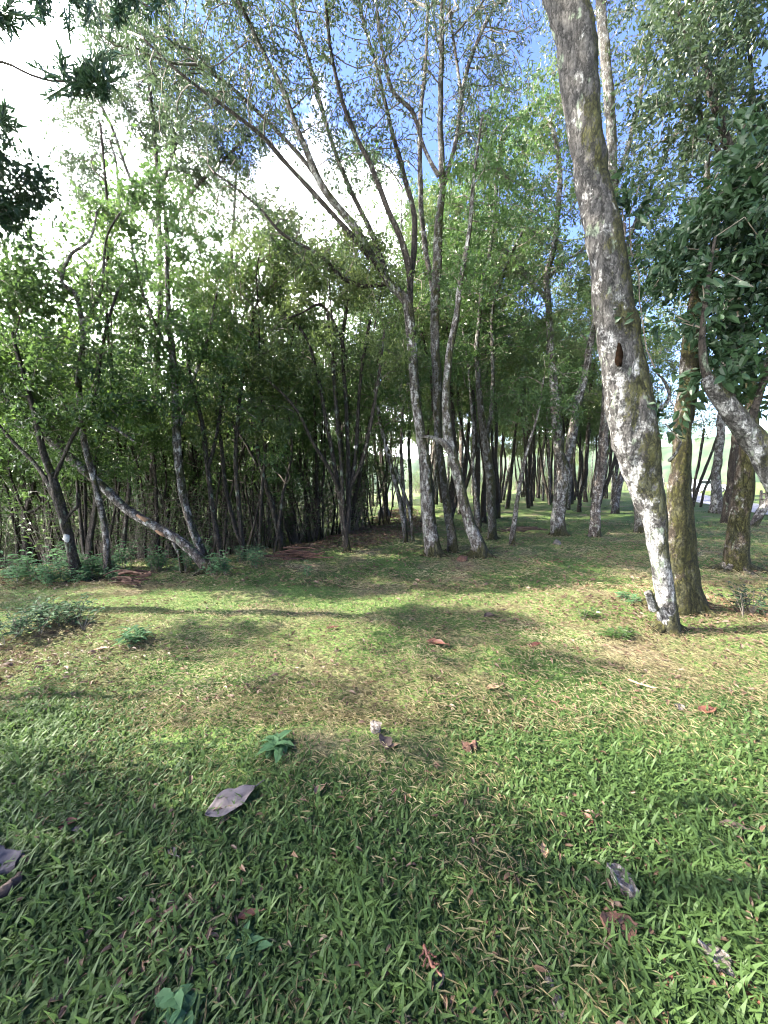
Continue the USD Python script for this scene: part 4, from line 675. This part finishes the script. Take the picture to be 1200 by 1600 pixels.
def dead_leaf(px, py, lpx, wpx, yaw, mat, label, curl=.3, seed=0, lift=.018, pitch=.08, ragged=.22):
    lpx, wpx = lpx * .74, wpx * .78
    q, sc = size_at(px, py); L, W = lpx * sc, wpx * sc; t = np.linspace(0, 1, 17); w = np.sin(np.pi * t ** .85) ** .75; u = np.linspace(-1, 1, 9); T_, U = np.meshgrid(t, u, indexing='ij')
    edge = 1 + ragged * (meshkit.fbm(np.stack([T_ * 5, np.sign(U) * 3 + seed, U * 0], -1), 3, seed) - .5) * 2
    v = np.stack([(T_ - .5) * L, U * W / 2 * w[:, None] * edge, curl * W * .5 * U ** 2 * w[:, None] + .25 * curl * L * (T_ - .5) ** 2 + (meshkit.noise(np.stack([T_ * 6, U * 3, U * 0 + seed], -1), seed) - .5) * .12 * W], -1).reshape(-1, 3)
    v = turn(v, yaw, -pitch) + [0, 0, lift]; o = thing('dead_leaf', label, 'dead leaf', q); part('blade', (v, grid_faces(17, 9)), mat, o, True)
    part('stalk', tube(turn(np.array([[.5 * L, 0, .06 * curl * L], [.62 * L, .02 * L, .05 * curl * L + .003], [.70 * L, .05 * L, .0]]), yaw, -pitch) + [0, 0, lift], .0016 + .004 * L, 5), mat, o); return o
def chunk(px, py, outline, thick, mat, label, name='bark_piece', cat='bark', seed=0, lift=.02, pitch=.1, roll=.1, rough=.5):
    """A broken piece: outline in photo pixels on the ground, cut out of a slab and weathered."""
    from shapely.geometry import Polygon
    q, sc = size_at(px, py); m = trimesh.creation.extrude_polygon(Polygon([(x * sc * .82, -y * sc * .9) for x, y in outline]), thick, engine='earcut'); m = m.subdivide_to_size(max(.012, 5 * sc)); v = np.array(m.vertices)
    n = meshkit.fbm(v * 30 + seed, 3, seed) - .5; v = v + np.stack([meshkit.noise(v * 60, seed + 1) - .5, meshkit.noise(v * 60, seed + 2) - .5, n * 2], -1) * thick * rough; v[:, :2] += (np.stack([meshkit.fbm(v[:, :2] @ np.eye(2, 3) * 45 + seed, 3, seed + 5), meshkit.fbm(v[:, :2] @ np.eye(2, 3) * 45 + seed, 3, seed + 6)], 1) - .5) * .32 * min(np.ptp(v[:, 0]), np.ptp(v[:, 1])); v[:, 2] += .6 * (v[:, 0] ** 2) / max(.05, np.ptp(v[:, 0])) * 1.0
    o = thing(name, label, cat, q); part('piece', (turn(v, 0, pitch, roll) + [0, 0, lift], m.faces), mat, o, 40); return o
def stick(pts, w, mat, label, name='stick', cat='stick', seed=0, lift=.02, forks=()):
    o = thing(name, label, cat, G(*pts[0])); b = np.array(UsdGeom.XformCommonAPI(o).GetXformVectors(0)[0])
    for k, pp in enumerate([pts, *forks]):
        p = np.array([G(*a) + [0, 0, lift] for a in pp]); sc = cam_depth(p[0]) / FPX; c = catmull(p, 14); c += np.random.default_rng(seed + k).normal(0, .15 * w * sc, c.shape)
        part('shaft' if k == 0 else 'fork', tube(c - b, np.linspace(1, .6, 14) * w * sc / 2 * (1 if k == 0 else .6), 9, .25, seed, scale=30), mat, o, True)
    return o
dead_leaf(362, 1262, 104, 62, .62, M_GREY, 'large grey-brown dry leaf lying flat on the grass left of centre', .12, 1, .035, .12, .16)
dead_leaf(356, 1282, 40, 14, 1.0, M_TAN, 'slim tan leaf poking out under the large grey dry leaf', .3, 2)
dead_leaf(108, 1294, 34, 18, .5, M_RED, 'curled red-brown leaf in the grass at the left', .8, 3); dead_leaf(120, 1303, 22, 14, -.4, M_GREY, 'little grey leaf touching the curled red-brown leaf', .5, 4)
dead_leaf(270, 1338, 34, 13, -.6, M_GREY, 'small blue-grey leaf below the large grey dry leaf', .4, 5); dead_leaf(390, 1438, 48, 18, .2, M_RED, 'dark red leaf sunk in the grass below centre left', .7, 6, .02)
dead_leaf(212, 1560, 44, 14, 1.25, M_RED, 'narrow red-brown leaf near the bottom left corner', .4, 7); dead_leaf(55, 1540, 34, 14, 1.4, M_TAN, 'tan leaf standing in the grass at the bottom left edge', .5, 8)
dead_leaf(180, 1560, 40, 20, .3, M_GREY, 'crumpled purple-grey leaf beside the narrow red-brown leaf', .7, 9); dead_leaf(850, 1335, 34, 14, 1.3, M_TAN, 'tan leaf upright in the lush grass right of centre', .4, 10)
dead_leaf(917, 1284, 30, 15, 1.8, M_RED, 'reddish leaf in the grass above the lichen-crusted chunk', .5, 11); dead_leaf(1145, 1300, 48, 20, -.3, M_DARK, 'dark curled leaf with pale edge at the right', .9, 12)
dead_leaf(1105, 1114, 40, 22, .2, M_RED, 'broad brown leaf on the grass at right, below the big trunks', .4, 13); dead_leaf(1062, 1110, 24, 18, .9, M_GREY, 'small grey-purple leaf left of the broad brown leaf', .6, 14)
dead_leaf(680, 1008, 44, 22, -.5, M_RED, 'bright red-brown leaf in the sunny band in the middle', .5, 15); dead_leaf(835, 1012, 34, 16, .5, M_RED, 'red-brown leaf in the shade line right of the middle', .5, 16)
dead_leaf(765, 966, 26, 16, .2, M_DARK, 'dark curled leaf on the sunny ground behind the red-brown leaves', .8, 17); dead_leaf(160, 1017, 36, 14, .05, M_TAN, 'long tan leaf lying near the dark bush at left', .3, 18)
dead_leaf(770, 1078, 30, 14, .1, M_TAN, 'pinkish tan leaf on the grass in the middle right', .4, 19); dead_leaf(520, 984, 30, 12, .3, M_RED, 'flat brown leaf on the sunlit grass left of the middle', .4, 20)
dead_leaf(500, 1240, 30, 16, .9, M_TAN, 'pale crumpled leaf right of the large grey dry leaf', .8, 21); dead_leaf(615, 1170, 20, 10, .3, M_TAN, 'small orange-tan leaf below the white lichen lump', .4, 22)
dead_leaf(675, 1415, 34, 16, .2, M_RED, 'dark leaf half hidden in the grass under the picture centre', .6, 23, .01); dead_leaf(1045, 1545, 40, 18, .7, M_RED, 'red leaf among pale straw at the lower right', .6, 24)
dead_leaf(685, 1535, 40, 26, 1.2, M_GREY, 'grey-pink dry leaf at the bottom, right of centre', .5, 25); dead_leaf(1175, 1560, 44, 30, .9, M_RED, 'rust-brown leaf at the lower right edge', .5, 26)
chunk(965, 1455, [(-34, -14), (-8, -24), (22, -20), (30, 4), (14, 34), (4, 28), (-10, 8), (-30, 10)], .012, M_BARK, 'jagged red-brown piece of bark in the grass at lower right', seed=1, lift=.012)
chunk(970, 1385, [(-16, -20), (6, -24), (18, -6), (20, 18), (2, 24), (-14, 8)], .03, M_WHITE, 'grey and white lichen-crusted chunk of wood above the jagged bark', 'wood_chunk', 'wood chunk', 2, .008)
chunk(587, 1143, [(-10, -8), (4, -11), (11, 0), (6, 10), (-8, 9)], .035, M_WHITE, 'small white lichen lump on the grass right at the picture centre', 'wood_chunk', 'wood chunk', 3, .008)
chunk(602, 1164, [(-12, -10), (8, -8), (14, 8), (2, 14), (-10, 6)], .02, M_DARK, 'dark rotten bit of wood touching the white lichen lump', 'wood_chunk', 'wood chunk', 4, .01)
chunk(732, 1171, [(-12, -6), (0, -9), (12, -5), (12, 5), (0, 9), (-12, 5)], .035, M_BARK, 'round dark brown lump in the grass right of centre', 'lump', 'lump', 5, .0, rough=.8)
chunk(1120, 1505, [(-26, -16), (8, -22), (22, 0), (10, 24), (-14, 16)], .016, M_WHITE, 'pale curled bark flake near the lower right edge', 'bark_piece', 'bark', 6, .012)
chunk(8, 1360, [(-30, -22), (16, -16), (22, 8), (-6, 22), (-34, 14)], .02, M_GREY, 'grey-pink slab of bark at the left edge', 'bark_piece', 'bark', 7, .015)
stick([(-30, 1430), (6, 1405), (36, 1382)], 20, M_DARK, 'dark rotten branch lying at the left edge below the slab of bark', seed=3, lift=.03)
stick([(852, 1512), (862, 1550), (876, 1590), (884, 1640)], 15, M_WHITE, 'lichen-speckled branch sunk in the grass at the bottom right of centre', seed=4, lift=.006)
stick([(980, 1068), (1002, 1075), (1026, 1082)], 4, M_TAN, 'thin pale stick on the grass before the big leaning tree', seed=5, lift=.03, forks=[[(1002, 1075), (1012, 1068)]])
stick([(662, 1500), (672, 1525), (690, 1548)], 5, M_RED, 'dry red-brown frond beside the grey-pink leaf at the bottom', 'dry_frond', 'frond', 6, .05, [[(664, 1505), (655, 1520)], [(668, 1515), (660, 1532)], [(666, 1510), (682, 1518)], [(672, 1525), (686, 1530)]])
def pile(label, px, py, wpx, n, mat, seed):
    r = np.random.default_rng(seed); o = thing('branch_pile', label, 'branch pile', G(px, py)); q, sc = size_at(px, py)
    for k in range(n):
        a = r.uniform(-.5, .5) + (np.pi if r.random() < .5 else 0); L = wpx * sc * r.uniform(.4, .9); c = np.array([r.normal(0, wpx * sc * .18), r.normal(0, .12), r.uniform(.02, .16)]); d = np.array([math.cos(a), math.sin(a), r.normal(0, .12)])
        part('branch', tube(catmull(np.array([c - d * L / 2, c + r.normal(0, .03, 3), c + d * L / 2]), 8), np.linspace(.016, .006, 8) * r.uniform(.6, 1.4), 6, .2, k), mat, o, True)
pile('heap of red-brown dead branches at the edge of the dark stems left of the middle', 468, 872, 70, 26, M_BARK, 1); pile('heap of dark dead branches by the prop stem of the far-leaning trunk', 205, 912, 56, 20, M_BARK, 2)
pile('low heap of grey fallen branches behind the thin white stem', 812, 832, 60, 16, M_DARK, 3)
def rock(px, py, wpx, hpx, label, mat, seed):
    q, sc = size_at(px, py); m = trimesh.creation.icosphere(4); v = m.vertices * (.75 + .5 * meshkit.fbm(m.vertices * 1.6 + seed, 4, seed)[:, None]) * [wpx * sc / 2, wpx * sc / 2.4, hpx * sc]; o = thing('rock', label, 'rock', q); part('stone', (v, m.faces), mat, o, True); return o
M_ROCK = flat_mat('rock', (.03, .028, .026), (.10, .095, .085), 10, .9, .8)
rock(601, 806, 22, 14, 'dark rounded rock on top of the brown bank in the middle', M_ROCK, 1); rock(870, 850, 12, 7, 'small mossy stone before the foot of the Y-shaped tree', M_ROCK, 2); rock(722, 876, 18, 8, 'low red-brown mound between the feet of the middle trunks', M_BARK, 3)

# ------------------------------------------------------------------ parked car, rail fence and prop by the road
WHITE = usdkit.material(stage, '/World/Looks/car_paint', {'p': ('principled_bsdf', {'base_color': (.72, .73, .75), 'roughness': .25, 'coat_weight': .6})}, [], surface='p.BSDF')
GLASS = usdkit.material(stage, '/World/Looks/car_glass', {'p': ('principled_bsdf', {'base_color': (.02, .025, .03), 'roughness': .05})}, [], surface='p.BSDF')
RUBBER = usdkit.material(stage, '/World/Looks/tyre', {'p': ('principled_bsdf', {'base_color': (.02, .02, .02), 'roughness': .8})}, [], surface='p.BSDF')
STEEL = usdkit.material(stage, '/World/Looks/rim', {'p': ('principled_bsdf', {'base_color': (.5, .5, .5), 'metallic': 1.0, 'roughness': .35})}, [], surface='p.BSDF')
LAMP = usdkit.material(stage, '/World/Looks/tail_lamp', {'p': ('principled_bsdf', {'base_color': (.4, .02, .02), 'roughness': .2})}, [], surface='p.BSDF')
from shapely.geometry import Polygon
c = P(1103, 738, 47); cz = float(ground(c[0], c[1])); car = thing('parked_car', 'white car parked beyond the gravel road, seen through the branches', 'car', (c[0], c[1], cz)); place(car, (c[0], c[1], cz), -.35)
def prism(pts, w, y=0.0):
    m = trimesh.creation.extrude_polygon(Polygon(pts), w, engine='earcut'); v = np.array(m.vertices); return np.stack([v[:, 0], w / 2 - v[:, 2] + y, v[:, 1]], 1), m.faces
side = [(-2.05, .35), (2.0, .35), (2.08, .55), (2.0, .82), (1.1, .98), (.45, 1.44), (-1.0, 1.47), (-1.75, 1.05), (-2.1, .98), (-2.12, .6)]
part('body', prism(Polygon(side).buffer(.06).exterior.coords[:-1], 1.66), WHITE, car, 30)
for sy in (-1, 1):
    part('window', prism([(-.95, 1.05), (-.1, 1.05), (-.1, 1.38), (-.85, 1.38)], .012, sy * .835), GLASS, car); part('window', prism([(0, 1.05), (.95, 1.03), (.42, 1.38), (0, 1.38)], .012, sy * .835), GLASS, car)
for wx in (-1.3, 1.32):
    for sy in (-1, 1):
        w = part('wheel', (lambda m: (np.stack([m.vertices[:, 0], m.vertices[:, 2], m.vertices[:, 1]], 1) + [wx, sy * .78, .32], m.faces[:, ::-1]))(trimesh.creation.annulus(.19, .32, .2, sections=28)), RUBBER, car, 30)
        part('rim', (lambda m: (np.stack([m.vertices[:, 0], m.vertices[:, 2], m.vertices[:, 1]], 1) + [wx, sy * .79, .32], m.faces[:, ::-1]))(trimesh.creation.cylinder(.19, .15, sections=20)), STEEL, w, 30)
for sy in (-1, 1):
    part('headlight', trimesh.creation.box((.05, .34, .14), transform=trimesh.transformations.translation_matrix((2.13, sy * .6, .72))), STEEL, car); part('tail_light', trimesh.creation.box((.05, .2, .22), transform=trimesh.transformations.translation_matrix((-2.17, sy * .66, .85))), LAMP, car)
part('bumper', trimesh.creation.box((.06, 1.5, .16), transform=trimesh.transformations.translation_matrix((2.16, 0, .45))), RUBBER, car)
WOOD = flat_mat('grey_wood', (.06, .05, .042), (.17, .145, .12), 12, .85, .4)
f0, f1 = G(1187, 801), G(1236, 809); fen = thing('rail_fence', 'short weathered wooden rail fence at the right edge by the road', 'fence', f0)
for t in (0, .2, .5, 1.0):
    p = (f1 - f0) * t; p[2] = float(ground(f0[0] + p[0], f0[1] + p[1])) - f0[2]; part('post', tube(np.array([p + [0, 0, -.2], p + [.01, 0, .5], p + [0, .01, 1.02]]), .055, 7, .15, int(t * 10)), WOOD, fen, True)
for h in (.35, .62, .88): part('rail', tube(np.array([[0, -.07, h], (f1 - f0) / 2 + [0, -.07, h + .01], (f1 - f0) + [0, -.07, h]]) , .04, 7, .15, int(h * 10)), WOOD, fen, True)
p0, p1 = G(1172, 822), P(1206, 776, G(1172, 822)[1] + .2); pr = thing('leaning_post', 'pale round post leaning right in front of the rail fence', 'post', p0)
part('shaft', tube(np.array([[0, 0, -.2], (p1 - p0) * .5, p1 - p0]), .11, 10, .12, 3), BARK_PALE, pr, True)
